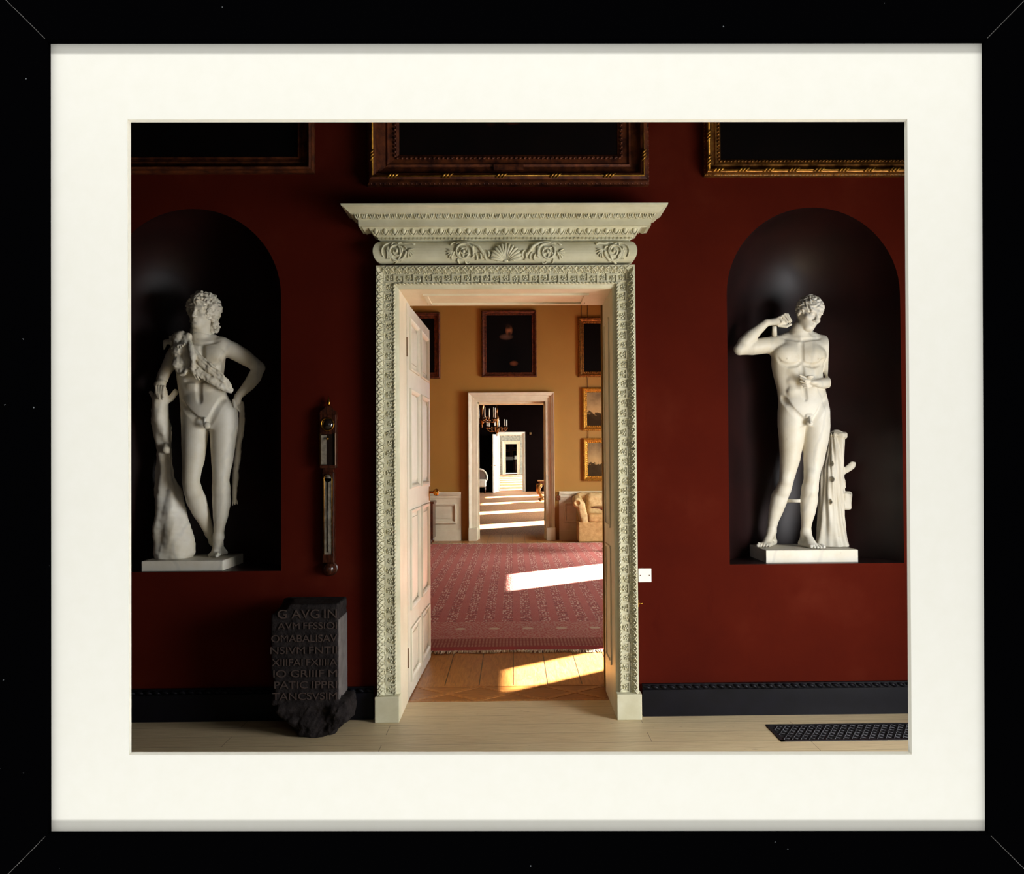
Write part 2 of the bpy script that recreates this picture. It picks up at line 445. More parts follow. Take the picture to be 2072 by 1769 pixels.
# ---------------------------------------------------------------- the two marble figures
marble = mat('marble', srgb(214, 206, 186), .52, col2=srgb(176, 160, 130), scale=5, lo=.48, hi=.74, bump=.12, bscale=90, bdist=.002)
def stain(m, seed):
    t = NT(m); v = t.map(loc=(seed, 3, 1))
    n1 = t.noise(v, 2.6, 8, .65); n2 = t.noise(v, 14, 6, .7)
    base = t.ramp(n1, (.35, srgb(224, 219, 206)), (.60, srgb(212, 203, 182)), (.8, srgb(176, 155, 120)))
    w = t.n('ShaderNodeTexWave'); w.inputs['Scale'].default_value = 1.3; w.inputs['Distortion'].default_value = 9; w.inputs['Detail'].default_value = 4
    t.l(v, w.inputs['Vector'])
    f = t.ramp(w.outputs['Fac'], (0, (1, 1, 1)), (.035, (0, 0, 0)))
    c = t.mix(t.math('MULTIPLY', f, .16), base, srgb(135, 138, 140))
    f2 = t.ramp(n2, (.66, (0, 0, 0)), (.78, (1, 1, 1)))
    c = t.mix(t.math('MULTIPLY', f2, .45), c, srgb(120, 95, 62)); t.col(c)
stain(marble, 2)
bronze_marble = mat('weathered marble', srgb(150, 128, 98), .6, col2=srgb(105, 82, 56), scale=14, bump=.3, bscale=60, bdist=.004)
crackm = mat('joint line', srgb(40, 30, 22), .9)
PXS = 6.07 / F / 2.853
def crop(ox, oy, Y0=6.07):
    def P(cx, cy, dy=0.0): return U(ox + cx / 2.853, oy + cy / 2.853, Y0 + dy)
    P.Y0 = Y0
    return P
def rows(P, lst):
    out = []
    for cy, xl, xr, b, dy, pw in lst:
        a, c = P(xl, cy, dy), P(xr, cy, dy); out.append(((a.z + c.z) / 2, (a.x + c.x) / 2, P.Y0 + dy, (c.x - a.x) / 2, b, pw))
    return out
def limb(g, P, pts, k=.015):
    g.chain([(P(x, y, d), r * PXS) for x, y, d, r in pts], k)
def groove(g, P, pts, r=.004, k=.012):
    for a, b in zip(pts[:-1], pts[1:]): g.cone(P(*a), P(*b), r, r, k, 's')
def crease(g, P, pts, r=.006, cut=.004, k=.010, am=.55):
    """groove pressed into whatever surface faces the room along the line pts"""
    q = []; cut *= am; k *= 1.35
    for (a, b), (c, d) in zip(pts[:-1], pts[1:]):
        n = max(1, int(math.hypot(c - a, d - b) / 9))
        q += [(a + (c - a) * i / n, b + (d - b) * i / n) for i in range(n)]
    q.append(pts[-1]); w = []
    for i, (a, b) in enumerate(q):
        p = P(a, b, -.05); y = g.front(p.x, p.z)
        if y is None: w.append(None); continue
        e = min(1, min(i, len(q) - 1 - i) / (len(q) * .25 + .01)); p = P(a, b, y - P.Y0); w.append(((p.x, y - r + cut * e, p.z), r))
    for a, b in zip(w[:-1], w[1:]):
        if a and b and abs(a[0][1] - b[0][1]) < .02: g.cone(a[0], b[0], r, r, k, 's')
HRES = 0.003
def marble_youth_right():
    P = crop(1440, 560)
    zb = U(1650, 560 + 1578 / 2.853, 5.88).z
    base_at = (1.9, 6.08, zb)
    root = empty('marble_statue', base_at, label='bare white marble youth with one hand raised to his head, standing in the right niche', category='statue')
    g = SDF((1.47, 5.83, zb - .01), (2.24, 6.34, zb + 1.80), HRES)
    # torso
    g.loft(rows(P, [(345, 452, 575, .045, .0, 2.0), (358, 425, 610, .055, .0, 2.0), (374, 390, 638, .068, 0, 2.1), (400, 362, 655, .085, 0, 2.4), (450, 350, 650, .104, 0, 2.5), (500, 348, 640, .108, 0, 2.5), (550, 355, 636, .100, 0, 2.4),
        (600, 367, 640, .094, 0, 2.3), (650, 380, 652, .092, 0, 2.2), (700, 386, 664, .098, 0, 2.2), (745, 387, 676, .108, .005, 2.2), (790, 386, 684, .112, .008, 2.2), (830, 388, 686, .105, .008, 2.1), (862, 395, 684, .090, .008, 2.0)]), .02)
    for cx, cy in ((432, 450), (588, 455)):
        g.ell(P(cx, cy, -.062), (.088, .052, .070), None, .02)
    for cx, s_ in ((362, -1), (650, 1)):
        g.ell(P(cx, 398, 0), (.056, .058, .066), None, .03)
    g.cone(P(520, 320, .03), P(385, 372, .02), .042, .035, .04); g.cone(P(520, 320, .03), P(640, 378, .02), .042, .036, .04)
    g.cone(P(512, 372, 0), P(506, 310, -.01), .060, .052, .03)
    for cx in (478, 575):
        for cy in (548, 604, 662): g.ell(P(cx, cy, -.076), (.044, .024, .036), None, .022)
    g.ell(P(532, 742, -.060), (.110, .050, .075), None, .05)
    crease(g, P, [(516, 378), (517, 430), (520, 500), (521, 560), (528, 640), (540, 706)], .010, .0055, .014)
    crease(g, P, [(372, 470), (392, 500), (440, 515), (490, 508), (514, 492)], .009, .006, .012); crease(g, P, [(640, 480), (625, 505), (585, 516), (545, 508), (522, 492)], .009, .006, .012)
    crease(g, P, [(420, 352), (470, 362), (508, 366)], .007, .004, .012); crease(g, P, [(620, 356), (570, 360), (524, 366)], .007, .004, .012)
    g.ell(P(541, 712, -.120), (.006, .014, .008), None, .006, 's')
    crease(g, P, [(392, 688), (420, 722), (455, 768), (498, 815), (536, 845)], .011, .008, .018); crease(g, P, [(660, 700), (645, 735), (622, 785), (600, 820), (582, 842)], .011, .008, .018)
    for cx, cy in ((422, 478), (600, 480)):
        p = P(cx, cy, -.05); y = g.front(p.x, p.z); g.ell((p.x, y, p.z), (.006, .004, .006), None, .003)
    # legs
    limb(g, P, [(462, 790, 0, 74), (460, 860, 0, 76), (460, 950, .01, 69), (452, 1050, .015, 58), (440, 1125, .02, 47), (431, 1180, .02, 40), (414, 1235, .04, 41)])
    limb(g, P, [(418, 1215, .045, 40), (390, 1285, .075, 48), (372, 1345, .09, 42), (354, 1415, .10, 30), (346, 1468, .105, 24)])
    limb(g, P, [(612, 790, -.005, 73), (611, 860, -.01, 75), (601, 950, -.02, 69), (590, 1050, -.035, 59), (580, 1125, -.05, 47), (576, 1170, -.055, 43), (568, 1230, -.045, 45)])
    limb(g, P, [(568, 1220, -.04, 44), (562, 1290, -.01, 50), (557, 1350, .0, 43), (548, 1425, .01, 30), (543, 1475, .02, 25)])
    g.ell(P(431, 1165, -.006), (.030, .026, .040), None, .03); g.ell(P(577, 1153, -.088), (.030, .026, .040), None, .03)
    g.ell(P(372, 1280, .09), (.028, .045, .06), None, .02)
    groove(g, P, [(545, 862, -.10), (541, 900, -.09), (530, 960, -.08)], .006, .012)
    f1 = UZ(1440 + 300 / 2.853, 560 + 1556 / 2.853, zb); h1 = UZ(1440 + 352 / 2.853, 560 + 1548 / 2.853, zb); h1.y = 6.25; f1.y = 6.10
    h1 = U(1440 + 352 / 2.853, 560 + 1500 / 2.853, 6.24); h1.z = zb
    f1 = U(1440 + 303 / 2.853, 560 + 1540 / 2.853, 6.09); f1.z = zb
    sculpt_foot(g, P(346, 1466, .105), h1, f1, zb, 24 * PXS, 1)
    h2 = U(1440 + 525 / 2.853, 560 + 1500 / 2.853, 6.12); h2.z = zb
    f2 = U(1440 + 605 / 2.853, 560 + 1540 / 2.853, 5.965); f2.z = zb
    sculpt_foot(g, P(543, 1472, .02), h2, f2, zb, 25 * PXS, -1)
    # modest classical anatomy
    g.ell(P(566, 846, -.118), (.022, .020, .022), None, .008); g.cone(P(567, 815, -.118), P(572, 842, -.142), .010, .009, .006)
    for i in range(6): g.ell(P(552 + (i % 3) * 12, 800 + (i // 3) * 9, -.106), (.012, .010, .009), None, .008)
    # raised arm
    limb(g, P, [(365, 392, 0, 48), (300, 398, -.02, 47), (235, 408, -.035, 45), (190, 414, -.04, 38), (163, 420, -.045, 33)], .02)
    limb(g, P, [(160, 418, -.045, 30), (190, 382, -.055, 40), (225, 345, -.065, 38), (275, 300, -.07, 28), (316, 266, -.075, 21)], .015)
    limb(g, P, [(316, 266, -.075, 20), (345, 262, -.08, 20), (385, 256, -.085, 22)], .01)
    g.ell(P(398, 264, -.085), (.040, .026, .024), None, .012); g.ell(P(425, 276, -.085), (.022, .018, .013), None, .01)
    for i, (a, b, c_, r) in enumerate((((375, 246), (390, 236), (407, 259), 8.2), ((392, 240), (408, 227), (434, 260), 8.8), ((402, 236), (422, 218), (448, 254), 9.0), ((412, 236), (436, 218), (458, 256), 8.6))):
        dz = -.105 + i * .011
        g.cone(P(*a, dz + .01), P(*b, dz), r * PXS, r * PXS, .003); g.cone(P(*b, dz), P(*c_, dz - .012), r * PXS, r * .8 * PXS, .002)
        g.cone(P(*c_, dz - .012), P(c_[0] - 10, c_[1] + 9, dz), r * .8 * PXS, r * .75 * PXS, .002)
    g.cone(P(388, 282, -.09), P(432, 287, -.10), 9 * PXS, 8.5 * PXS, .006); g.cone(P(432, 287, -.10), P(457, 276, -.105), 8.5 * PXS, 7 * PXS, .003)
    # lowered arm, forearm brought forward
    limb(g, P, [(652, 402, 0, 50), (664, 450, 0, 44), (674, 510, 0, 39), (688, 570, -.005, 33), (692, 602, -.01, 33)], .02)
    limb(g, P, [(690, 606, -.012, 32), (662, 614, -.06, 31), (634, 616, -.10, 26), (608, 616, -.14, 20)], .015)
    g.ell(P(585, 612, -.155), (.040, .034, .020), None, .012)
    for i, (b, c_) in enumerate((((540, 600), (512, 584)), ((545, 614), (514, 604)), ((548, 626), (524, 622)), ((552, 636), (532, 638)))):
        g.cone(P(574, 604 + i * 9, -.165 + i * .006), P(*b, -.185 + i * .008), 8.6 * PXS, 8 * PXS, .003); g.cone(P(*b, -.185 + i * .008), P(*c_, -.168 + i * .006), 8 * PXS, 6.5 * PXS, .002)
    g.cone(P(592, 598, -.15), P(545, 588, -.155), 9.5 * PXS, 8 * PXS, .006); g.cone(P(545, 588, -.155), P(508, 569, -.165), 8 * PXS, 5.5 * PXS, .003)
    hf = HeadFrame(P(562, 214, -.035), math.radians(20), math.radians(14), math.radians(15), 1.04)
    g.cone(P(506, 320, -.005), hf.p(0, -.035, -.05), .052, .046, .03)
    g.cone(P(478, 280, .0), P(512, 352, -.055), .012, .010, .015)
    sculpt_head(g, hf)
    g.build('body', marble, root)
    # hair
    g = SDF((hf.c.x - .15, hf.c.y - .15, hf.c.z - .12), (hf.c.x + .15, hf.c.y + .16, hf.c.z + .17), .002)
    g.ell(hf.p(0, -.016, .034), (.086, .108, .094), hf.R, .01)
    g.ell(hf.p(0, .105, -.055), (.060, .080, .098), hf.R, .012, 's'); g.ell(hf.p(0, 0, -.135), (.13, .13, .072), hf.R, .01, 's')
    def curls(X, Y, Z):
        x, d, z = hf.local(X, Y, Z); d = d + .03; z = z - .03
        ph = np.arctan2(x, d); th = np.arctan2(np.sqrt(x * x + d * d), z)
        w = np.sin(ph * 13 + 2.4 * np.sin(th * 11 + 2 * np.sin(ph * 4)))
        w2 = np.sin(ph * 7 - 2.0 * np.sin(th * 9 + 1.0)) * np.sin(th * 14 + 2 * np.sin(ph * 5))
        return -.0042 * w - .0045 * w2
    g.disp(curls); g.build('hair', marble, root, 0)
    # tree stump support
    g = SDF((1.80, 5.86, zb - .008), (2.52, 6.32, zb + .86), .004)
    pts = [(722, 925, .10, 38), (712, 1010, .10, 46), (700, 1110, .10, 58), (694, 1250, .10, 66), (690, 1400, .09, 72), (690, 1500, .07, 82), (690, 1562, .06, 92)]
    limb(g, P, pts, .02)
    g.cone(P(664, 1500, .05), P(625, 1575, .02), .05, .035, .03); g.cone(P(720, 1480, .04), P(758, 1570, .0), .045, .035, .03)
    g.cone(P(755, 1130, .10), P(808, 1090, .08), .022, .026, .01); g.box(P(814, 1080, .08), (.016, .02, .012), None, .004, .006)
    g.box(P(779, 1295, .07), (.030, .030, .060), Matrix.Rotation(.06, 3, 'Y'), .012, .006); g.cone(P(745, 1300, .09), P(779, 1298, .07), .03, .025, .01)
    g.cone(P(757, 1180, .07), P(768, 1215, .06), .012, .012, .01); g.cone(P(757, 1400, .05), P(764, 1440, .04), .014, .012, .01)
    g.box(P(722, 915, .10), (.05, .05, .014), Matrix.Rotation(.08, 3, 'Y'), .006, .004)
    def bark(X, Y, Z):
        c = P(700, 1250, .1); a = np.arctan2(X - c.x, -(Y - c.y)); zz = Z - zb
        return .0055 * np.sin(a * 7 + 4 * zz + 1.5 * np.sin(zz * 9 + a * 2)) + .004 * np.sin(a * 15 + 7 * zz) + .004 * vnoise(X, Y, Z, 22, 3)
    g.disp(bark)
    for cx, cy in ((697, 1080), (700, 1170), (688, 1300), (725, 1500)):
        g.ell(P(cx, cy, .01), (.008, .03, .020), None, .01); g.ell(P(cx, cy, -.0), (.004, .03, .010), None, .004, 's')
    g.disp(lambda X, Y, Z: np.where(Z < zb + .001, .03, 0), (1.7, 5.8, zb - .02), (2.4, 6.4, zb + .003))
    g.build('tree_stump', marble, root)
    m = MB()
    m.tube([P(436, 1294, .05), P(512, 1294, -.02)], .012, 12).build('leg_strut', marble, root)
    MB().tube([P(362, 338, -.03), P(362, 285, -.07)], [.019, .016], 14).build('hand_strut', marble, root)
    m = MB(); c = P(567, 580, -.165)
    m.lathe([(.012, -.012), (.024, -.004), (.026, .006), (.022, .010), (.010, .002)], c, 16)
    m.build('broken_vessel', marble, root, label='broken rim of a small vessel in the open palm')
    x0 = U(1550, 1125, 5.88).x; x1 = U(1736.5, 1125, 5.88).x; z0 = U(1650, 1140.5, 5.88).z
    MB().box(x0, x1, 5.88, 6.30, z0, zb, .004).build('plinth', marble, root)
    return z0
def marble_youth_left():
    P = crop(260, 560, 6.01)
    zb = U(400, 560 + 1640 / 2.853, 5.84).z
    root = empty('marble_statue', (-2.2, 6.03, zb), label='marble youth draped with an animal skin, hand on hip, standing in the dark left niche', category='statue')
    lo = P(110, 1600); hi = P(800, 60)
    g = SDF((lo.x - .02, 5.78, zb - .01), (hi.x + .03, 6.38, zb + 1.86), HRES)
    g.loft(rows(P, [(348, 362, 486, .045, .01, 2.0), (366, 335, 520, .058, .01, 2.1), (392, 305, 548, .085, .01, 2.4), (440, 292, 556, .104, .01, 2.5), (500, 284, 552, .106, .01, 2.5), (560, 280, 545, .098, .01, 2.4), (620, 287, 545, .094, .01, 2.3),
        (680, 297, 565, .098, .01, 2.2), (740, 303, 598, .108, .01, 2.2), (800, 308, 622, .112, .01, 2.1), (850, 312, 626, .100, .01, 2.0), (880, 318, 622, .088, .01, 2.0)]), .02)
    for cx, cy in ((370, 455), (490, 452)): g.ell(P(cx, cy, -.052), (.080, .050, .066), None, .02)
    for cx in (312, 540): g.ell(P(cx, 402, .01), (.052, .056, .060), None, .03)
    g.cone(P(415, 330, .03), P(320, 385, .02), .040, .032, .04); g.cone(P(415, 330, .03), P(530, 388, .02), .040, .034, .04)
    g.cone(P(412, 375, 0), P(416, 285, -.01), .062, .058, .03)
    for cx in (375, 455):
        for cy in (575, 625): g.ell(P(cx, cy, -.070), (.044, .024, .036), None, .022)
    g.ell(P(430, 745, -.055), (.112, .050, .075), None, .05)
    crease(g, P, [(425, 385), (428, 450), (424, 520), (412, 600), (406, 650), (412, 720)], .010, .003, .016)
    crease(g, P, [(545, 470), (520, 500), (480, 512), (442, 500), (430, 488)], .009, .006, .012); crease(g, P, [(310, 480), (340, 512), (385, 515), (422, 492)], .009, .006, .012)
    crease(g, P, [(335, 366), (380, 380), (418, 388)], .007, .004, .012); crease(g, P, [(530, 372), (480, 380), (434, 388)], .007, .004, .012)
    crease(g, P, [(335, 600), (410, 598), (490, 602)], .008, .003, .014)
    g.ell(P(404, 662, -.098), (.007, .016, .011), None, .008, 's')
    crease(g, P, [(306, 728), (340, 775), (385, 820), (435, 850)], .011, .008, .018); crease(g, P, [(580, 690), (545, 715), (515, 760), (488, 810), (464, 848)], .012, .010, .018)
    limb(g, P, [(392, 800, .01, 80), (386, 880, .0, 75), (380, 960, -.02, 69), (375, 1050, -.045, 61), (365, 1125, -.065, 51), (360, 1185, -.07, 47), (374, 1240, -.05, 47)])
    limb(g, P, [(368, 1225, -.055, 46), (392, 1290, .0, 55), (415, 1350, .04, 48), (445, 1420, .09, 35), (468, 1480, .13, 26)])
    limb(g, P, [(545, 790, .01, 80), (550, 880, .01, 78), (546, 960, .0, 69), (541, 1060, -.01, 59), (535, 1140, -.01, 48), (533, 1175, -.01, 46), (535, 1230, .005, 48)])
    limb(g, P, [(535, 1220, .01, 47), (537, 1300, .03, 51), (533, 1370, .04, 43), (524, 1445, .05, 31), (520, 1500, .06, 26)])
    g.ell(P(360, 1172, -.098), (.032, .026, .042), None, .03); g.ell(P(533, 1160, -.040), (.032, .026, .042), None, .03)
    groove(g, P, [(456, 885, -.10), (458, 950, -.09), (460, 1010, -.08)], .008, .012)
    h2 = U(260 + 528 / 2.853, 560 + 1530 / 2.853, 6.19); h2.z = zb; f2 = U(260 + 490 / 2.853, 560 + 1600 / 2.853, 6.04); f2.z = zb
    sculpt_foot(g, P(520, 1498, .06), h2, f2, zb, 26 * PXS, -1)
    f1 = P(530, 1590, .17); f1.z = zb
    g.cone(P(468, 1478, .13), P(490, 1530, .19), .030, .028, .02); g.cone(P(490, 1530, .19), f1 + Vector((0, 0, .02)), .026, .018, .02); g.cone(P(490, 1530, .19), f1 + Vector((.04, 0, .018)), .022, .014, .02)
    g.ell(P(452, 858, -.125), (.024, .020, .022), None, .006); g.cone(P(441, 818, -.112), P(437, 846, -.128), .0095, .0085, .006)
    # arm akimbo
    limb(g, P, [(545, 405, .01, 50), (600, 425, .03, 49), (665, 462, .06, 46), (720, 500, .085, 38), (752, 525, .09, 35)], .02)
    limb(g, P, [(752, 526, .09, 33), (728, 580, .08, 38), (696, 625, .06, 33), (655, 668, .03, 25), (634, 690, .02, 21)], .015)
    g.ell(P(628, 712, .015), (.026, .032, .036), None, .012)
    for i in range(4): g.cone(P(612 + i * 9, 728, .0 + i * .012), P(626 + i * 8, 756, .01 + i * .012), 8.5 * PXS, 8 * PXS, .003); g.cone(P(626 + i * 8, 756, .01 + i * .012), P(644 + i * 3, 778 - i * 3, .03 + i * .008), 8 * PXS, 6.5 * PXS, .003)
    g.cone(P(606, 715, -.01), P(612, 752, -.03), 9 * PXS, 7 * PXS, .005)
    # arm resting on the stump
    limb(g, P, [(300, 405, .01, 47), (262, 460, .02, 44), (228, 520, .02, 36), (205, 560, .0, 30)], .02)
    limb(g, P, [(205, 562, .0, 30), (195, 590, -.03, 32), (184, 615, -.07, 26)], .015)
    g.ell(P(182, 622, -.085), (.040, .034, .032), None, .012)
    for i in range(4): g.cone(P(160 + i * 15, 635, -.115), P(163 + i * 12, 668, -.12), 9 * PXS, 8.5 * PXS, .003); g.cone(P(163 + i * 12, 668, -.12), P(172 + i * 8, 698 + (i % 2) * 8, -.10), 8.5 * PXS, 7 * PXS, .003)
    g.cone(P(206, 640, -.11), P(200, 690, -.115), 9.5 * PXS, 7.5 * PXS, .004)
    hf = HeadFrame(P(424, 206, -.025), math.radians(-9), math.radians(5), math.radians(7), 1.02)
    g.cone(P(414, 310, -.01), hf.p(0, -.02, -.03), .057, .058, .03)
    sculpt_head(g, hf)
    c = P(413, 330, -.01)
    g.disp(lambda X, Y, Z: np.where(np.abs(Z - c.z + .10 * (X - c.x)) < .0022, .0035, 0), (c.x - .075, c.y - .09, c.z - .02), (c.x + .075, c.y + .09, c.z + .02))
    g.build('body', marble, root)
    g = SDF((hf.c.x - .17, hf.c.y - .15, hf.c.z - .15), (hf.c.x + .17, hf.c.y + .18, hf.c.z + .18), .0024)
    g.ell(hf.p(0, -.025, .040), (.096, .112, .094), hf.R, .01)
    for i in range(420):
        z = 1 - 2 * (i + .5) / 420; a = i * 2.39996; r = math.sqrt(1 - z * z)
        x, d, zz = r * math.cos(a) * .098, r * math.sin(a) * .112 - .025, z * .095 + .036
        if d > .045 and zz < .055 + .022 * math.sin(abs(x) * 40): continue
        if zz < -.04 and d > .0: continue
        jr = random.uniform(.010, .0165)
        g.ell(hf.p(x, d, zz), (jr, jr, jr * random.uniform(.8, 1.5)), (Matrix.Rotation(random.uniform(-1, 1), 3, 'Y') @ hf.R), .004)
    for sx in (-1, 1):
        for j in range(26):
            zz = .03 - j * .0055; g.ell(hf.p(sx * (.080 + .010 * math.sin(j * 1.9)), .012 - .006 * j * .5 + random.uniform(-.014, .014), zz), (.015, .017, .015), hf.R, .004)
        for j in range(14):
            g.ell(hf.p(sx * (.050 + random.uniform(0, .035)), -.05 + random.uniform(-.03, .01), -.04 - j * .006), (.018, .02, .018), hf.R, .006)
    g.ell(hf.p(0, .105, -.050), (.058, .080, .092), hf.R, .008, 's')
    def curls(X, Y, Z):
        return .0035 * vnoise(X, Y, Z, 95, 5) + .003 * vnoise(X, Y, Z, 160, 9)
    g.disp(curls); g.build('hair', marble, root, 0)
    # stump
    g = SDF((P(105, 1500).x, 5.88, zb - .008), (P(400, 1500).x, 6.36, zb + 1.26), .0045)
    limb(g, P, [(190, 668, -.04, 36), (182, 740, -.02, 46), (186, 820, 0, 50), (198, 900, .02, 45), (205, 975, .04, 38), (206, 1060, .05, 40), (208, 1160, .05, 48), (232, 1260, .05, 74), (250, 1400, .05, 90), (262, 1500, .04, 100), (264, 1590, .03, 104)], .02)
    g.cone(P(215, 730, -.02), P(270, 668, -.01), .026, .018, .02); g.cone(P(165, 720, -.03), P(128, 668, -.02), .026, .014, .02)
    g.cone(P(205, 990, .0), P(212, 1000, -.03), .035, .030, .01); g.cone(P(320, 1450, .04), P(350, 1590, .03), .04, .035, .03); g.cone(P(190, 1450, .0), P(170, 1590, -.03), .045, .03, .03)
    def bark(X, Y, Z):
        cc = P(240, 1250, .05); a = np.arctan2(X - cc.x, -(Y - cc.y)); zz = Z - zb
        return .006 * np.sin(a * 6 + 5 * zz + 1.5 * np.sin(zz * 8)) + .005 * vnoise(X, Y, Z, 20, 8) + .002 * vnoise(X, Y, Z, 60, 2)
    g.disp(bark)
    groove(g, P, [(140, 700, -.10), (190, 760, -.10), (235, 800, -.09)], .004, .008)
    g.disp(lambda X, Y, Z: np.where(Z < zb + .001, .03, 0), (-3, 5.8, zb - .02), (-1.5, 6.5, zb + .003))
    g.build('tree_stump', marble, root)
    # animal skin slung across the chest
    g = SDF((P(180, 300).x, 5.76, P(300, 700).z), (P(640, 300).x, 6.22, P(300, 290).z), .003)
    def band(pts, k=.006): g.chain([(P(x, y, d), r * PXS) for x, y, d, r in pts], k)
    band([(345, 355, -.10, 15), (372, 430, -.135, 16), (420, 500, -.135, 17), (480, 550, -.125, 18), (540, 600, -.105, 18), (590, 652, -.06, 14)])
    band([(360, 400, -.11, 12), (410, 470, -.145, 11), (470, 520, -.14, 11), (530, 570, -.12, 12), (582, 625, -.08, 12)])
    band([(350, 460, -.12, 16), (410, 545, -.13, 19), (470, 595, -.125, 21), (530, 632, -.105, 20), (590, 660, -.065, 14)])
    band([(400, 450, -.14, 7), (470, 500, -.148, 7), (545, 570, -.12, 7), (590, 632, -.07, 7)])
    band([(345, 350, -.09, 22), (330, 400, -.10, 30), (335, 460, -.11, 28), (350, 520, -.12, 22)])
    groove(g, P, [(415, 520, -.155), (480, 570, -.148), (560, 625, -.11), (590, 650, -.08)], .004, .005); groove(g, P, [(380, 430, -.16), (440, 490, -.16), (520, 560, -.14)], .0035, .004)
    band([(358, 405, -.155, 14), (368, 450, -.165, 17), (374, 495, -.165, 15), (372, 520, -.16, 13)])          # foreleg and paw
    band([(365, 530, -.155, 13), (378, 555, -.155, 13)])
    for i in range(3): band([(372 + i * 8, 552 - i * 3, -.155, 7), (392 + i * 14, 592 + (i % 2) * 4 - i * 2, -.145, 5)], .003)
    band([(395, 545, -.145, 12), (440, 590, -.135, 10), (462, 600, -.13, 6)]); band([(430, 560, -.14, 10), (480, 602, -.13, 6)])
    # beast's head
    g.ell(P(300, 360, -.07), (.052, .05, .060), None, .02); g.ell(P(292, 430, -.10), (.048, .05, .055), None, .02); g.ell(P(290, 500, -.11), (.045, .045, .050), None, .02)
    g.ell(P(312, 545, -.11), (.042, .035, .035), None, .015); g.cone(P(282, 400, -.145), P(325, 392, -.145), .010, .009, .006)
    g.cone(P(278, 345, -.05), P(246, 352, -.05), .03, .013, .01); g.cone(P(244, 350, -.05), P(246, 395, -.07), .013, .006, .008); g.cone(P(262, 375, -.04), P(215, 378, -.03), .03, .013, .01); g.cone(P(212, 378, -.03), P(205, 420, -.04), .013, .005, .008)
    band([(338, 510, -.12, 9), (340, 540, -.14, 9), (325, 560, -.15, 9), (300, 566, -.145, 8)], .004)
    for cx, cy in ((298, 380), (318, 372)): g.ell(P(cx, cy - 12, -.135), (.009, .012, .007), None, .004, 's')
    g.disp(lambda X, Y, Z: .0028 * vnoise(X, Y, Z, 60, 11) + .0016 * vnoise(X, Y, Z, 130, 12))
    g.disp(lambda X, Y, Z: .0045 * vnoise(X, Y, Z, 75, 14), tuple(P(180, 600, -.22)), tuple(P(335, 300, .14)))
    g.build('animal_skin', marble, root, 0, label='animal skin with hanging head and paws slung across the chest')
    g = SDF((P(575, 800).x, 6.02, P(600, 1345).z), (P(690, 800).x, 6.26, P(600, 700).z), .004)
    band([(652, 730, .09, 14), (655, 800, .09, 18), (648, 880, .09, 20), (636, 980, .09, 16), (622, 1100, .09, 18), (612, 1220, .09, 17), (612, 1290, .09, 14)], .01)
    for i in range(3): band([(600 + i * 11, 1285, .085, 6), (600 + i * 14, 1318 - i * 3, .08, 5)], .003)
    g.disp(lambda X, Y, Z: .003 * vnoise(X, Y, Z, 50, 4)); g.build('hanging_paw', marble, root, 0)
    m = MB()
    for cx, cy in ((285, 402), (300, 405), (312, 398), (322, 390)): m.ball(P(cx, cy, -.150), (.008, .008, .011))
    m.build('teeth', marble, root)
    x1 = U(451, 1140, 5.84).x; x0 = U(286, 1140, 5.84).x; z0 = U(370, 1156, 5.84).z
    MB().box(x0, x1, 5.84, 6.28, z0, zb, .004).build('plinth', marble, root)
    return z0
SILL_R = marble_youth_right()
SILL_L = marble_youth_left()
# ---------------------------------------------------------------- materials of the setting
def wood_floor():
    m = mat('oak boards', srgb(170, 150, 112), .42); t = NT(m)
    v = t.map()
    br = t.n('ShaderNodeTexBrick'); br.offset = .37; br.offset_frequency = 2
    for k, q in (('Scale', 1), ('Mortar Size', .0018), ('Brick Width', 2.6), ('Row Height', .19), ('Bias', 0)): br.inputs[k].default_value = q
    br.inputs['Color1'].default_value = (.30, .30, .30, 1); br.inputs['Color2'].default_value = (.75, .75, .75, 1); br.inputs['Mortar'].default_value = (0, 0, 0, 1)
    t.l(t.map(loc=(.8, .075, 0)), br.inputs['Vector'])
    gr = t.noise(t.map(scale=(1.6, 26, 1)), 3.2, 8, .65, .6)
    base = t.ramp(gr, (.3, srgb(172, 146, 106)), (.55, srgb(206, 184, 142)), (.8, srgb(218, 200, 162)))
    tone = t.mix(.25, base, t.mix(br.outputs['Color'], srgb(176, 152, 116), srgb(224, 208, 176)))
    kn = t.noise(t.map(scale=(3, 9, 1)), 2.3, 3); tone = t.mix(t.ramp(kn, (.70, (0, 0, 0)), (.76, (1, 1, 1))), tone, srgb(120, 95, 68))
    t.col(t.mix(br.outputs['Fac'], tone, srgb(108, 86, 60))); t.bump(gr, .08, .003); return m
oak = wood_floor()
def red_wall():
    m = mat('red wall', srgb(105, 36, 20), .5); t = NT(m); v = t.map()
    n1 = t.noise(v, 1.1, 7, .65); n2 = t.noise(v, 5, 8, .7); n3 = t.noise(t.map(scale=(1, 1, .25)), 9, 6, .6)
    c = t.ramp(n1, (.30, srgb(66, 19, 12)), (.55, srgb(74, 22, 13)), (.78, srgb(86, 32, 20)))
    c = t.mix(t.ramp(n3, (.62, (0, 0, 0)), (.80, (.5, .5, .5))), c, srgb(52, 10, 8))
    c = t.mix(t.ramp(n2, (.68, (0, 0, 0)), (.80, (.55, .55, .55))), c, srgb(96, 40, 24)); t.col(c)
    r = t.ramp(n2, (.3, (.42, .42, .42)), (.7, (.6, .6, .6))); t.l(r, t.p.inputs['Roughness'])
    t.p.inputs['Specular IOR Level'].default_value = .0
    t.bump(n2, .1, .004); return m
redw = red_wall()
niche_m = mat('dark niche paint', srgb(36, 14, 12), .42, col2=srgb(26, 10, 9), scale=3, spec=.3)
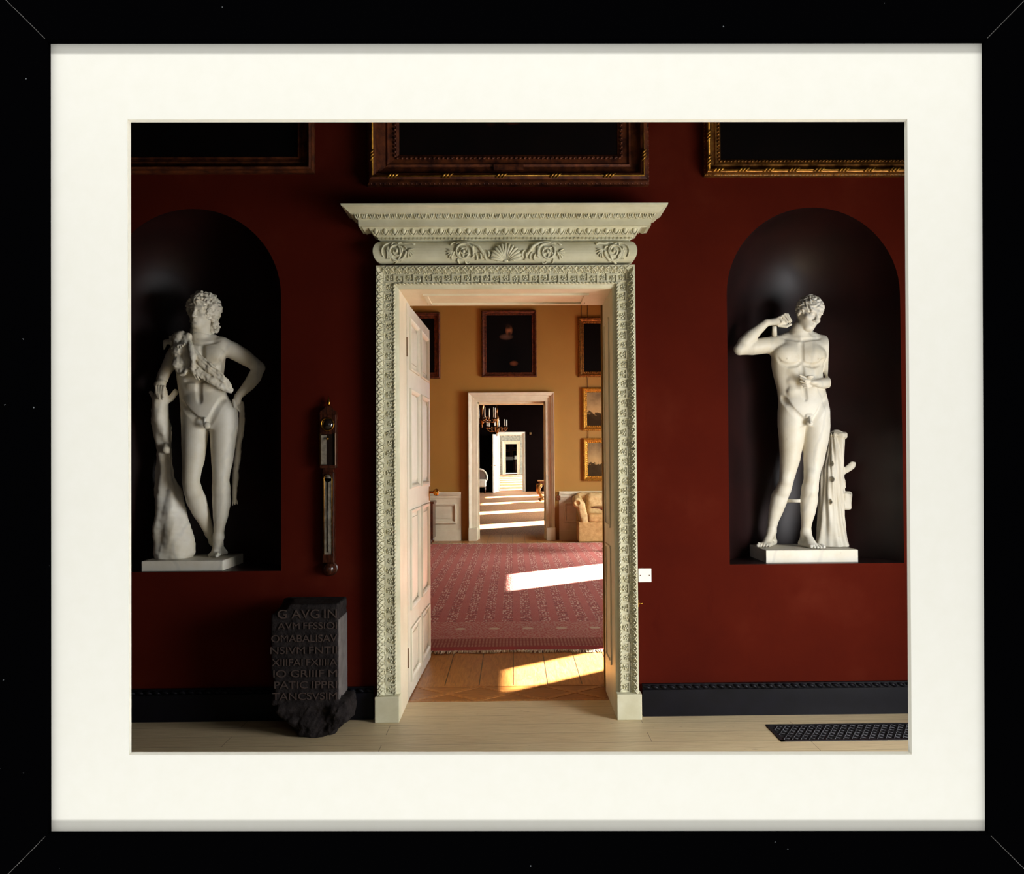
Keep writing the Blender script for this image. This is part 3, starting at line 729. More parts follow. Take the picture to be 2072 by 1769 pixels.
black_skirt = mat('black skirting', srgb(17, 16, 22), .45, col2=srgb(12, 11, 15), scale=9, spec=.15)
stonegrey = mat('pale grey green paint', srgb(214, 210, 182), .5, col2=srgb(200, 194, 162), scale=6, bump=.05, bscale=120, bdist=.001, spec=.3)
creamp = mat('cream paint', srgb(222, 212, 184), .45, col2=srgb(212, 200, 170), scale=5, spec=.35)
darkrm = mat('dark plaster', srgb(16, 9, 9), .8, col2=srgb(12, 8, 8), scale=3, spec=.2)
brass = mat('brass', srgb(205, 150, 60), .25, 1.0, col2=srgb(160, 105, 40), scale=30)
giltd = mat('old gilding', srgb(172, 118, 52), .42, .75, col2=srgb(92, 52, 24), scale=22, detail=8, lo=.38, hi=.68, bump=.4, bscale=90, bdist=.003)
giltb = mat('bright gilding', srgb(214, 158, 62), .38, .7, col2=srgb(130, 80, 30), scale=26, lo=.42, hi=.72, bump=.5, bscale=90, bdist=.003)
giltred = mat('gilding worn to red bole', srgb(120, 62, 30), .5, .4, col2=srgb(60, 26, 16), scale=16, bump=.4, bscale=80, bdist=.003)
iron = mat('black cast iron', srgb(38, 36, 40), .42, .3, col2=srgb(26, 24, 26), scale=40)
void = mat('shaft bottom', srgb(14, 13, 14), .9)
ST = dict(kind='structure')

# ---------------------------------------------------------------- the framed print: black frame and white mat board round the room
YM = 2.2; KS = YM / 3.0
matb = mat('white mat board', srgb(250, 249, 241), .9, col2=srgb(248, 247, 238), scale=20, bump=.04, bscale=600, bdist=.001, spec=.1)
bevm = mat('cut core of the mat board', srgb(222, 219, 206), .9, spec=.1)
def frame_black():
    m = mat('black lacquered wood', srgb(3, 3, 4), .10, spec=.0); t = NT(m)
    vo = t.n('ShaderNodeTexVoronoi'); vo.inputs['Scale'].default_value = 26; t.l(t.map(), vo.inputs['Vector'])
    dust = t.math('LESS_THAN', vo.outputs['Distance'], .055)
    keep = t.math('GREATER_THAN', t.noise(t.map(), 40, 2), .60)
    t.col(t.mix(t.math('MULTIPLY', dust, keep), srgb(3, 3, 4), srgb(110, 114, 118))); return m
fblack = frame_black()
seam = mat('mitre seam glint', srgb(96, 94, 92), .6)  # grey imitates lamp light caught along the mitre edges
inn = [U(x, y, YM + .014 * KS) for x, y in ((266, 1522), (1838, 1521), (1830, 247), (265, 248))]
bev = [U(x, y, YM) for x, y in ((261, 1528), (1845, 1527), (1836, 241), (258, 242))]
LIP = .016
fin = [U(x, y, YM - LIP) for x, y in ((97, 1688), (2000, 1687), (1993, 82), (96, 83))]
mc = [fin[i] + Vector(((-.04, .04, .04, -.04)[i], 0, (-.04, -.04, .04, .04)[i])) for i in range(4)]
root = empty('framed_photograph', (0, YM, fin[0].z - .3), label='large flat black picture frame with a wide white mat around the whole room view', category='picture frame')
m = MB(); vs = []
for L_, y in ((mc, YM), (bev, YM), (mc, YM + .014 * KS), (inn, YM + .014 * KS)): vs += [Vector((p.x, y, p.z)) for p in L_]
fs = []
for i in range(4):
    j = (i + 1) % 4; fs += [(i, j, 4 + j, 4 + i), (8 + i, 12 + i, 12 + j, 8 + j), (i, 8 + i, 8 + j, j)]
m.add(vs, fs); mo = m.build('mat_board', matb, root)
m = MB(); m.add([Vector((p.x, YM, p.z)) for p in bev] + [Vector((p.x, YM + .014 * KS, p.z)) for p in inn], [(i, (i + 1) % 4, 4 + (i + 1) % 4, 4 + i) for i in range(4)])
m.build('mat_bevel', bevm, root, fixn=False)
OUTW = .28
out = [Vector((fin[i].x + (-OUTW, OUTW, OUTW, -OUTW)[i], 0, fin[i].z + (-OUTW, -OUTW, OUTW, OUTW)[i])) for i in range(4)]
for i in range(4):
    j = (i + 1) % 4; a, b, c, d = fin[i], fin[j], out[j], out[i]
    ch = .004
    dirs = [(-1, -1), (1, -1), (1, 1), (-1, 1)]
    def q(p, k, o, y): return Vector((p.x + dirs[k][0] * o, y, p.z + dirs[k][1] * o))
    pr = [(a, b, 0, YM + .03), (a, b, 0, YM - LIP + .002), (a, b, .002, YM - LIP), (a, b, .0045, YM - LIP - .0015), (d, c, 0, YM - LIP - .0015), (d, c, 0, YM + .03)]
    vs = []
    for s_, e_, o, y in pr: vs += [q(s_, i, o, y), q(e_, j, o, y)]
    n = len(pr); fs = [(2 * k, 2 * k + 1, 2 * ((k + 1) % n) + 1, 2 * ((k + 1) % n)) for k in range(n)] + [tuple(2 * k for k in range(n)), tuple(2 * k + 1 for k in range(n))[::-1]]
    MB().add(vs, fs).build('frame_rail', fblack, root)
for i in range(4):
    a = Vector((fin[i].x, YM - LIP - .0015, fin[i].z)); b = Vector((out[i].x, YM - LIP - .0015, out[i].z))
    MB().tube([a + (b - a) * .02, b], .0008, 4).build('mitre_seam_glint', seam, root)

# ---------------------------------------------------------------- room 1 shell
YW = 5.8; YB = 6.40
XL, XR = -.752, .684
ZT = U(1020, 585, 5.78).z
CEIL = 5.4
RX = 3.4
m = MB(); m.box(-RX - .1, RX + .1, YM + .04, 6.16, -.08, 0); m.build('floor', oak, **ST)
MB().box(-RX - .1, RX + .1, YM + .04, YB, CEIL, CEIL + .1).build('ceiling', darkrm, **ST)
MB().box(-RX - .1, -RX, YM + .04, YB, 0, CEIL).build('wall_left', darkrm, **ST)
# unseen dark partition round the picture opening, added to block camera-side light
x0 = min(p.x for p in inn) - .02; x1 = max(p.x for p in inn) + .02; z0 = min(p.z for p in inn) - .02; z1 = max(p.z for p in inn) + .02
m = MB(); yf0, yf1 = YM + .016, YM + .045
m.box(-RX - .1, x0, yf0, yf1, -.1, CEIL + .1); m.box(x1, RX + .1, yf0, yf1, -.1, CEIL + .1); m.box(x0, x1, yf0, yf1, -.1, z0); m.box(x0, x1, yf0, yf1, z1, CEIL + .1)
m.build('wall_front', darkrm, **ST)
# window side
WY0, WY1, WZ0, WZ1 = 2.35, 4.15, .15, 2.9
m = MB(); m.box(RX, RX + .3, YM + .04, WY0, 0, CEIL); m.box(RX, RX + .3, WY1, YB, 0, CEIL); m.box(RX, RX + .3, WY0, WY1, 0, WZ0); m.box(RX, RX + .3, WY0, WY1, WZ1, CEIL)
m.build('wall_right', darkrm, **ST)
# picture wall with the doorway and the two niches
def nz(px, py): return U(px, py, YW)
NR = (nz(1474, 900).x, nz(1826, 900).x); ND = .60
NRs = nz(1650, 1141).z; NRt = nz(1650, 420).z
wR = (NR[1] - NR[0]) / 2; NRc = (NR[0] + NR[1]) / 2; NRspring = NRt - wR
NLr = nz(569, 900).x; NL = (NLr - 2 * wR, NLr); NLc = (NL[0] + NL[1]) / 2; NLs = nz(400, 1157).z; NLspring = NRspring
def wall_back():
    bm = bmesh.new(); X0, X1 = -RX, RX
    def arc(c, sp, n=32): return [(c - wR * math.cos(PI * i / n), sp + wR * math.sin(PI * i / n)) for i in range(n + 1)]
    m = MB(); Y = YW
    def quad(a, b, c_, d): m.add([(p[0], Y, p[1]) for p in (a, b, c_, d)], [(0, 1, 2, 3)])
    def side(xa, xb, c, sill, sp):      # wall piece xa..xb holding one niche
        l, r = c - wR, c + wR
        quad((xa, 0), (l, 0), (l, CEIL), (xa, CEIL)); quad((r, 0), (xb, 0), (xb, CEIL), (r, CEIL)); quad((l, 0), (r, 0), (r, sill), (l, sill))
        A = arc(c, sp)
        for (a, b) in zip(A[:-1], A[1:]): quad(a, b, (b[0], CEIL), (a[0], CEIL))
    side(X0, XL, NLc, NLs, NLspring); side(XR, X1, NRc, NRs, NRspring)
    quad((XL, ZT), (XR, ZT), (XR, CEIL), (XL, CEIL))
    m.build('wall_back', redw, fixn=False, **ST)
    # room 2 side of the same wall
    m = MB(); m.box(-RX - .5, XL - .001, YW + ND + .12, YB + .15, 0, 5.6); m.box(XR + .001, RX + .5, YW + ND + .12, YB + .15, 0, 5.6); m.box(XL, XR, YW + .05, YB - .01, ZT + .02, 5.6)
    m.box(XL - .12, XL - .002, YW + .02, YB, 0, 5.6); m.box(XR + .002, XR + .12, YW + .02, YB, 0, 5.6)
    m.build('wall_front_2', yellow, **ST)
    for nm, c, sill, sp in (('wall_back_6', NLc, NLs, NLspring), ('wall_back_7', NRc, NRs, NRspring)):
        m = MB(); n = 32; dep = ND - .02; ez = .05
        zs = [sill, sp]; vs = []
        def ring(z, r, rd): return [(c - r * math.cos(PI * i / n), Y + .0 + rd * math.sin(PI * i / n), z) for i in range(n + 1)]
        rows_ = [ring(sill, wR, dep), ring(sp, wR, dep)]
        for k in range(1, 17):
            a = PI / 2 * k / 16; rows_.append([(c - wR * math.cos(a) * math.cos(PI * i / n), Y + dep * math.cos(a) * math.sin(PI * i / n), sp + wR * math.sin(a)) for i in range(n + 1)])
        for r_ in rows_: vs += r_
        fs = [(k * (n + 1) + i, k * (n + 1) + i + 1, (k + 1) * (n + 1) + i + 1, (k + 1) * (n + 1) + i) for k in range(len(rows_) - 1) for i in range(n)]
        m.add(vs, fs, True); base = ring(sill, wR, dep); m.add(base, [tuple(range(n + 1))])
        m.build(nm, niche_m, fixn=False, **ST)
Y = YW
def yellow_wall():
    m = mat('yellow ochre wall', srgb(176, 126, 48), .65); t = NT(m)
    n1 = t.noise(t.map(), 1.0, 6, .6); n2 = t.noise(t.map(), 220, 2)
    c = t.ramp(n1, (.3, srgb(156, 112, 40)), (.7, srgb(166, 122, 48))); c = t.mix(t.math('MULTIPLY', n2, .25), c, srgb(136, 88, 28)); t.col(c); return m
yellow = yellow_wall()
wall_back()

# skirting
def rope(m, xa, xb, y, z, r=.014, step=.055):
    n = int(abs(xb - xa) / step)
    for i in range(n):
        x = xa + (i + .5) * (xb - xa) / n
        m.tube([(x - step * .42, y + .002, z + .009), (x - step * .1, y - .006, z + .004), (x + step * .25, y - .006, z - .004), (x + step * .45, y + .002, z - .010)], [.005, .011, .011, .005], 6)
zs1 = nz(1500, 1391).z; zs2 = nz(1500, 1381).z
for nm, xa, xb in (('baseboard_right', nz(1298, 1420).x + .004, RX), ('baseboard_left', -RX, nz(758, 1420).x - .004)):
    m = MB(); m.box(xa, xb, YW - .045, YW + .01, 0, zs1); m.box(xa, xb, YW - .03, YW + .01, zs1, zs2 + .002); rope(m, xa, xb, YW - .034, (zs1 + zs2) / 2); m.build(nm, black_skirt, **ST)

# ---------------------------------------------------------------- carved door surround
Yf = 5.70                                    # outermost fillet plane
ol, orr = U(759.5, 1000, Yf).x, U(1287, 1000, Yf).x; ot = U(1020, 535.5, Yf).z
il, ir, it = XL, XR, ZT
AW = ((il - ol) + (orr - ir)) / 2; k_ = AW / .186
arp = [(0.0, 0.0), (0, .030), (.014 * k_, .040), (.030 * k_, .046), (.032 * k_, .055), (.046 * k_, .060), (.048 * k_, .052), (.120 * k_, .052), (.122 * k_, .060), (.132 * k_, .060), (.170 * k_, .090), (.172 * k_, .096), (.186 * k_, .096), (.186 * k_, 0)]
zpl = nz(785, 1402).z
trim = empty('trim_1', ((XL + XR) / 2, 5.75, 0), **ST)
MB().arch(il, ir, 0, it, YW, arp, zpl).build('architrave', stonegrey, trim)
for x0, x1 in ((ol - .006, il + .0), (ir - .0, orr + .022)):
    a, b = (ol - .006, il + .002) if x0 < 0 else (ir - .002, orr + .024)
    MB().box(a, b, YW - .118, YW + .002, 0, zpl + .003, .004).build('plinth_block', stonegrey, trim)
# key pattern with rosettes
def rosette(m, c, r, ph):
    c = Vector(c)
    for i in range(5):
        a = ph + 2 * PI * i / 5; m.ball(c + Vector((math.cos(a) * r * .60, 0, math.sin(a) * r * .60)), (r * .36, .007, r * .36), 6, 4)
    m.ball(c + Vector((0, -.006, 0)), r * .24, 6, 4)
def key_run(m, m2, p0, du, dv, n, pitch, half, Yk):
    """p0 start centre; du along, dv across (unit vectors)"""
    th = .0055; dep = .009
    for i in range(n):
        s_ = 1 if i % 2 else -1; c = p0 + du * pitch * (i + .5)
        m.obox(c + dv * s_ * (half - th) + Vector((0, -dep / 2, 0)), du, Vector((0, 1, 0)), dv, pitch / 2 + th / 2, dep / 2, th)
        m.obox(c + du * (pitch / 2) + Vector((0, -dep / 2, 0)), du, Vector((0, 1, 0)), dv, th, dep / 2 + .0004, half)
        rosette(m2, c - dv * s_ * half * .12 + Vector((0, -.003, 0)), half * .72, random.uniform(0, 1.2))
mk, mr = MB(), MB(); Yk = YW - .052; oc = .084 * k_; half = .036 * k_; pt = .0650
cxl, cxr, cz = il - oc, ir + oc, it + oc
nv = int(round((cz - half - zpl) / pt)); pv = (cz - half - zpl - .004) / nv
key_run(mk, mr, Vector((cxl, Yk, cz - half)), Vector((0, 0, -1)), Vector((1, 0, 0)), nv, pv, half, Yk)
key_run(mk, mr, Vector((cxr, Yk, cz - half)), Vector((0, 0, -1)), Vector((1, 0, 0)), nv, pv, half, Yk)
nh = int(round((cxr - cxl + 2 * half) / pt)); ph_ = (cxr - cxl + 2 * half) / nh
key_run(mk, mr, Vector((cxl - half, Yk, cz)), Vector((1, 0, 0)), Vector((0, 0, 1)), nh, ph_, half, Yk)
ko = mk.build('key_pattern', stonegrey, trim); mr.build('rosettes', stonegrey, trim)
# rope bead beside the opening, bead row and leaf carving outside the key band
mb_, ml = MB(), MB()
def along(p, q, step, fn):
    p, q = Vector(p), Vector(q); n = max(1, int((q - p).length / step)); d = (q - p) / n
    for i in range(n): fn(p + d * (i + .5), d.normalized(), d.length, i)
def twist(c, d, L, i):
    n_ = Vector((0, -1, 0)).cross(d); mb_.tube([c - d * L * .45 + n_ * .006, c + Vector((0, -.005, 0)), c + d * L * .45 - n_ * .006], [.003, .006, .003], 5)
for sx, xi in ((-1, il), (1, ir)):
    along((xi + sx * .039 * k_, YW - .060, zpl), (xi + sx * .039 * k_, YW - .060, it + .039 * k_), .024, twist)
along((il - .039 * k_, YW - .060, it + .039 * k_), (ir + .039 * k_, YW - .060, it + .039 * k_), .024, twist)
def beads(c, d, L, i):
    for s_ in (-1, 0, 1): mb_.ball(c + d * s_ * .0125, .0055, 6, 4)
def leafat(sx_, z_dir):
    def f(c, d, L, i):
        n_ = Vector((-sx_, 0, 0)) if z_dir is None else Vector((0, 0, -1))      # towards the opening
        sl = Vector((0, .0, 0))
        a = c - n_ * .018 + Vector((0, -.020, 0)); b = c + n_ * .016 + Vector((0, .010, 0)); mid = (a + b) / 2 + Vector((0, -.004, 0))
        for s_ in (-1, 1):
            ml.tube([a + d * s_ * .004, mid + d * s_ * L * .34, b + d * s_ * L * .46], [.003, .0042, .003], 5)
            ml.tube([a + d * s_ * L * .48, mid + d * s_ * L * .22, b + d * s_ * .006], [.003, .0035, .003], 5)
        ml.ball(mid, (.006, .004, .006), 6, 4)
    return f
for sx, xi in ((-1, il), (1, ir)):
    along((xi + sx * .127 * k_, YW - .062, zpl), (xi + sx * .127 * k_, YW - .062, it + .12 * k_), .062, beads)
    along((xi + sx * .151 * k_, YW - .082, zpl), (xi + sx * .151 * k_, YW - .082, it + .14 * k_), .083, leafat(sx, None))
along((il - .12 * k_, YW - .062, it + .127 * k_), (ir + .12 * k_, YW - .062, it + .127 * k_), .062, beads)
along((il - .14 * k_, YW - .082, it + .151 * k_), (ir + .14 * k_, YW - .082, it + .151 * k_), .083, leafat(0, 1))
mb_.build('bead_row', stonegrey, trim); ml.build('leaf_moulding', stonegrey, trim)
# pulvinated frieze
fl, fr = U(772, 510, 5.74).x, U(1272, 510, 5.74).x
zf0, zf1 = U(1020, 532, 5.72).z, U(1020, 488, 5.72).z; zm = (zf0 + zf1) / 2; hf_ = (zf1 - zf0) / 2
prof = [(-.02, zf0), (0, zf0)] + [(.050 * math.cos(a), zm + hf_ * math.sin(a)) for a in [(-.5 + i / 12) * PI for i in range(1, 12)]] + [(0, zf1), (-.02, zf1)]
MB().ushape(fl, fr, 5.735, YW, prof).build('frieze', stonegrey, trim)
def bulge(z): return 5.735 - .050 * math.sqrt(max(0, 1 - ((z - zm) / hf_) ** 2))
def fp(px, py, o=.004):
    p = U(px, py, 5.69); return Vector((p.x, bulge(p.z) - o, p.z))
ms = MB()
def spiral(cx, cy, r0, r1, a0, turns, sx, rad=.0085):
    n = int(24 * turns); pts = []; rr = []
    for i in range(n + 1):
        t = i / n; a = a0 + turns * 2 * PI * t; r = r0 + (r1 - r0) * t
        pts.append(fp(cx + sx * r * math.cos(a), cy + r * math.sin(a), .005)); rr.append(rad * (1 - .45 * t))
    ms.tube(pts, rr, 6)
def leafc(cx, cy, ang, L, w=.008, bend=.5, sx=1):
    pts = []; rr = []
    for i in range(6):
        t = i / 5; a = ang + bend * t; pts.append(fp(cx + sx * L * t * math.cos(a), cy + L * t * math.sin(a), .006)); rr.append(w * (math.sin(PI * (.12 + .8 * t)) ** .8) + .001)
    ms.tube(pts, rr, 6)
for sx, c in ((1, 1108), (-1, 938)):
    cc = c
    spiral(cc, 510, 20, 4, PI * .9, 1.7, sx, .009)
    pts = [fp(1023 + sx * x, y, .006) for x, y in ((38, 526), (46, 512), (55, 499), (68, 491), (84, 489), (100, 492))]; ms.tube(pts, [.006, .010, .012, .010, .008, .005], 6)
    for k in range(7): leafc(cc + sx * 18 * math.cos(k * .85), 510 + 18 * math.sin(k * .85), k * .85 + .4, 9, .006, .9, sx)
    for k in range(5): leafc(cc + sx * 5 * math.cos(k * 1.25), 510 + 5 * math.sin(k * 1.25), k * 1.25, 8, .005, .8, sx)
    ms.ball(fp(cc, 510, .010), .012, 8, 6)
    pts = [fp(cc + sx * x, y, .004) for x, y in ((-6, 489), (8, 488), (22, 491), (27, 496))]; ms.tube(pts, [.006, .006, .005, .007], 6)
    for k in range(5): leafc(cc + sx * 22, 512, -.9 + k * .5, 13, .0045, .3, sx)
    for k in range(4): leafc(cc - sx * (26 + 8 * k), 526 - 2 * k, -.9, 13, .007, -.9, -sx)
for sx, cc in ((1, 1242), (-1, 803)):
    spiral(cc, 509, 19, 4, 0, 1.8, -sx, .009); spiral(cc + sx * 13, 510, 22, 17, PI * .6, .8, sx, .008)
    for k in range(5): leafc(cc + sx * (8 + 3 * k), 524, -1.5 - .12 * k, 19, .006, .5, sx)
    for k in range(8): leafc(cc - sx * 16 * math.cos(k * .8), 509 + 16 * math.sin(k * .8), k * .8 + .5, 9, .0055, .9, -sx)
    for k in range(5): leafc(cc - sx * 22, 508, -.6 + k * .45, 14, .0045, .3, -sx)
    ms.tube([fp(cc - sx * x, y, .004) for x, y in ((4, 490), (-8 + 26, 492), (30, 491), (36, 495))], [.006, .006, .006, .008], 6); ms.ball(fp(cc, 509, .010), .011, 8, 6)
ms.build('carved_scroll', stonegrey, trim)
mh = MB()
for k in range(13):
    a = -PI / 2 + (k - 6) * .235; L = 36 - abs(k - 6) * 1.0
    mh.tube([fp(1023 + 5 * math.cos(a), 527 + 2 * math.sin(a), .006), fp(1023 + L * .5 * math.cos(a), 527 + L * .5 * math.sin(a), .011), fp(1023 + L * .85 * math.cos(a) * 1.08, 527 + L * .88 * math.sin(a), .012), fp(1023 + L * 1.1 * math.cos(a), 527 + L * .98 * math.sin(a), .006)], [.004, .009, .012, .007], 6)
for sx in (-1, 1):
    n = 20; mh.tube([fp(1023 + sx * (22 + (9 - 6 * i / n) * math.cos(i * .55 + 2)), 519 + (9 - 6 * i / n) * math.sin(i * .55 + 2), .010) for i in range(n)], .006, 6)
mh.ball(fp(1023, 527, .010), (.02, .01, .010)); mh.build('carved_shell', stonegrey, trim)
# cornice
def cz_(py, out): return U(1020, py, 5.735 - out).z
cp = [(772 - x, y) for x, y in ((772, 489), (769, 486), (764, 478.5), (757.6, 475), (756.5, 474), (749.5, 461), (746, 460), (738.5, 461), (738, 459), (731.6, 457), (731, 444), (729, 443), (723, 433.5), (721, 433), (716, 430), (708, 420), (702, 415), (701, 411))]
cprof = [(-.03, cz_(489, 0))] + [(o / 300 * .962, cz_(y, o / 300 * .962)) for o, y in cp] + [(-.03, cz_(411, .2))]
MB().ushape(fl, fr, 5.735, YW, cprof).build('cornice', stonegrey, trim)
def ring_run(fn, out, step):
    """repeat along the front of the cornice and its returns at distance out"""
    n = int((fr - fl + 2 * out) / step); 
    for i in range(n): fn(Vector((fl - out + (i + .5) * (fr - fl + 2 * out) / n, 5.735 - out, 0)), i)
me_ = MB(); ze = cz_(467, .055)
def egg(c, i):
    c = Vector((c.x, c.y - .004, ze)); me_.ball(c, (.016, .014, .021), 8, 6)
    for s_ in (-1, 1): me_.tube([c + Vector((s_ * .026, -.004, .022)), c + Vector((s_ * .025, .0, -.004)), c + Vector((s_ * .012, .006, -.024)), c + Vector((0, .008, -.028))], .0038, 5)
    me_.tube([c + Vector((.031, -.002, .020)), c + Vector((.031, .006, -.026))], [.003, .0015], 4)
ring_run(egg, .058, .0605); me_.build('egg_and_dart', stonegrey, trim)
mf = MB(); zr = cz_(481.5, .02)
ring_run(lambda c, i: mf.obox(Vector((c.x, c.y - .0005, zr)), (1, 0, 0), (0, .87, -.5), (0, .5, .87), .0075, .004, .014), .022, .026); mf.build('reeded_band', stonegrey, trim)
mg = MB(); zl_ = cz_(437.5, .155)
def leaf2(c, i):
    c = Vector((c.x, c.y + .004, zl_))
    for s_ in (-1, 1):
        mg.tube([c + Vector((0, .006, -.016)), c + Vector((s_ * .010, .002, -.004)), c + Vector((s_ * .017, -.012, .016))], [.004, .0055, .004], 5)
    mg.tube([c + Vector((0, .004, -.014)), c + Vector((0, -.008, .012))], [.003, .005], 5); mg.ball(c + Vector((.0225, .004, -.012)), .004, 6, 4)
ring_run(leaf2, .158, .0478); mg.build('leaf_band', stonegrey, trim)

# reveal, soffit
m = MB(); m.box(XL - .002, XL, YW - .0, YB, 0, ZT); m.box(XR, XR + .002, YW - .0, YB, 0, ZT)
m.box(XL, XR, YW - .0, YB, ZT, ZT + .03)
# panel frame on the soffit and the right reveal
xa, xb = XL + .16, XR - .16
for yy in (5.96, 6.30): m.box(xa - .02, xb + .02, yy - .012, yy + .012, ZT - .012, ZT)
for xx in (xa, xb): m.box(xx - .012, xx + .012, 5.96, 6.30, ZT - .012, ZT)
for z0_, z1_ in ((.30, 1.10), (1.25, 2.70)):
    for yy in (5.98, 6.28): m.box(XR - .010, XR, yy - .010, yy + .010, z0_, z1_)
    for zz in (z0_, z1_): m.box(XR - .010, XR, 5.98, 6.28, zz - .01, zz + .01)
m.build('trim_2', creamp, **ST)
# ---------------------------------------------------------------- open door leaf
def door_leaf(name, hinge, ang, length, height, thick, rws, mt, knobz, tags):
    """local: x along the leaf from the hinge, y = thickness, z up; seen face is -y"""
    root = empty(name, hinge, **tags); root.rotation_euler.z = ang
    R = Matrix.Rotation(ang, 4, 'Z'); hv = Vector(hinge)
    def done(mb, nm, m_, parent=root, **kw):
        mb.v = [v + hv for v in mb.v]
        return mb.build(nm, m_, parent, **kw)
    m = MB(); m.box(0, length, .012, thick - .012, 0, height)
    cols = [(.115, length / 2 - .055), (length / 2 + .055, length - .115)]
    for f0, f1 in ((0, .012), (thick - .012, thick)):
        xs = [0, cols[0][0], cols[0][1], cols[1][0], cols[1][1], length]
        for a, b in ((xs[0], xs[1]), (xs[2], xs[3]), (xs[4], xs[5])): m.box(a, b, f0, f1, 0, height)
        zz = [0] + [v for r in rws for v in r] + [height]
        for a, b in zip(zz[0::2], zz[1::2]):
            for c in cols: m.box(c[0], c[1], f0, f1, a, b)
    done(m, 'leaf', mt)
    for c in cols:
        for r in rws:
            m = MB(); n_ = [(0, -.002), (0, .012), (-.008, .016), (-.020, .012), (-.030, .004), (-.034, -.004), (-.034, -.010), (0, -.010)]
            for y0, sgn in ((0, 1), (thick, -1)):
                mm = MB(); mm.frame(c[0], c[1], r[0], r[1], 0, n_)
                m.add([(v.x, y0 + v.y * sgn, v.z) for v in mm.v], mm.f)
                ya, yb = (y0 + .003, y0 + .012) if sgn > 0 else (y0 - .012, y0 - .003)
                m.box(c[0] + .065, c[1] - .065, ya, yb, r[0] + .065, r[1] - .065)
            done(m, 'panel', mt)
    for z in (.30 * height / 2.86, height - .32 * height / 2.86):
        m = MB(); m.box(-.006, .004, -.004, thick * .8, z - .07, z + .07)
        for q in (-.05, 0, .05): m.ball((-.006, thick * .35, z + q), .005, 6, 4)
        done(m, 'hinge', brass2)
    m = MB(); m.box(length - .09, length - .045, -.004, 0, knobz - .07, knobz + .05); done(m, 'lock_plate', brass)
    m = MB(); m.lathe([(.010, 0), (.010, .035), (.026, .045), (.032, .062), (.026, .078), (.006, .084)], (length - .068, 0, knobz), 14, 'Y')
    done(m, 'door_knob', brass)
    m = MB(); m.lathe([(.010, 0), (.010, -.035), (.026, -.045), (.032, -.062), (.026, -.078), (.006, -.084)], (length - .068, thick, knobz), 14, 'Y')
    done(m, 'door_knob', brass)
    return root
brass2 = mat('dull hinge brass', srgb(110, 84, 52), .45, .8)
leafp = mat('ivory door paint', srgb(212, 208, 188), .42, col2=srgb(204, 198, 176), scale=4, spec=.35)
rws = [(.10, .485), (.615, 1.345), (1.50, 2.235), (2.37, 2.755)]
door_leaf('door_1', (-.7485, 6.17, .012), PI / 2 - .026, 1.33, ZT - .03, .04, rws, leafp, 1.43, ST)

# ---------------------------------------------------------------- room 2 (yellow room)
Y2 = 18.4; RX2 = 4.0; CE2 = 5.6
def parquet():
    m = mat('old pine boards', srgb(170, 110, 50), .36); t = NT(m)
    br = t.n('ShaderNodeTexBrick'); br.offset = .4
    for k, q in (('Scale', 1), ('Mortar Size', .004), ('Brick Width', 60.0), ('Row Height', .262)): br.inputs[k].default_value = q
    br.inputs['Color1'].default_value = (.2, .2, .2, 1); br.inputs['Color2'].default_value = (.8, .8, .8, 1)
    mp = t.n('ShaderNodeMapping'); mp.inputs['Rotation'].default_value = (0, 0, PI / 2); tc = t.n('ShaderNodeTexCoord'); t.l(tc.outputs['Object'], mp.inputs['Vector']); t.l(mp.outputs[0], br.inputs['Vector'])
    gr = t.noise(t.map(scale=(12, 1.2, 1)), 4, 8, .65, 1.2)
    c = t.ramp(gr, (.3, srgb(140, 86, 38)), (.55, srgb(190, 130, 66)), (.8, srgb(208, 154, 88)))
    c = t.mix(t.math('MULTIPLY', br.outputs['Color'], .35), c, srgb(140, 88, 40))
    t.col(t.mix(br.outputs['Fac'], c, srgb(40, 22, 10))); t.bump(gr, .08, .003); return m
pine = parquet()
MB().box(-RX2 - .2, RX2 + .2, 6.60, Y2 + 1.25, -.08, 0).build('floor_2', pine, **ST)
pq1 = mat('oak parquet', srgb(168, 106, 46), .36, col2=srgb(128, 76, 32), scale=7, stretch=(1, 9, 1))
pq2 = mat('oak parquet cross band', srgb(184, 124, 60), .36, col2=srgb(150, 92, 42), scale=7, stretch=(6, 1, 1))
m = MB(); m.box(-RX2 - .2, RX2 + .2, 6.16, 6.60, -.08, -.001); m.build('floor_3', pq1, **ST)
m = MB()
for a, b in ((6.165, 6.20), (6.56, 6.597)): m.box(XL + .01, XR - .01, a, b, -.002, .0012)
for i in range(3):
    xa = XL + .03 + i * .47
    for s_ in (-1, 1):
        c = Vector((xa + .235, 6.38, 0)); d = Vector((.21, s_ * .165, 0)); d2 = Vector((-d.y, d.x, 0)).normalized(); d1 = d.normalized()
        m.obox(c, d1, d2, (0, 0, 1), d.length, .022, .0014 + .0002 * s_)
m.build('floor_4', pq2, **ST)
MB().box(-RX2 - .2, RX2 + .2, YB, Y2 + 1.2, CE2, CE2 + .1).build('ceiling_2', mat('shadowy ceiling plaster', srgb(120, 104, 84), .8), **ST)
MB().box(-RX2 - .2, -RX2, YB, Y2, 0, CE2).build('wall_left_2', yellow, **ST)
def holed_wall(name, x, y0, y1, ceil, wins, mt, t=.3):
    m = MB(); cur = y0
    for a, b, z0, z1 in sorted(wins):
        m.box(x, x + t, cur, a, 0, ceil); m.box(x, x + t, a, b, 0, z0); m.box(x, x + t, a, b, z1, ceil); cur = b
    m.box(x, x + t, cur, y1, 0, ceil); return m.build(name, mt, **ST)
W2 = [(9.65, 10.55, .55, 3.40), (14.45, 16.3, .55, 3.40)]
holed_wall('wall_right_2', RX2, YB + .15, Y2, CE2, W2, yellow)
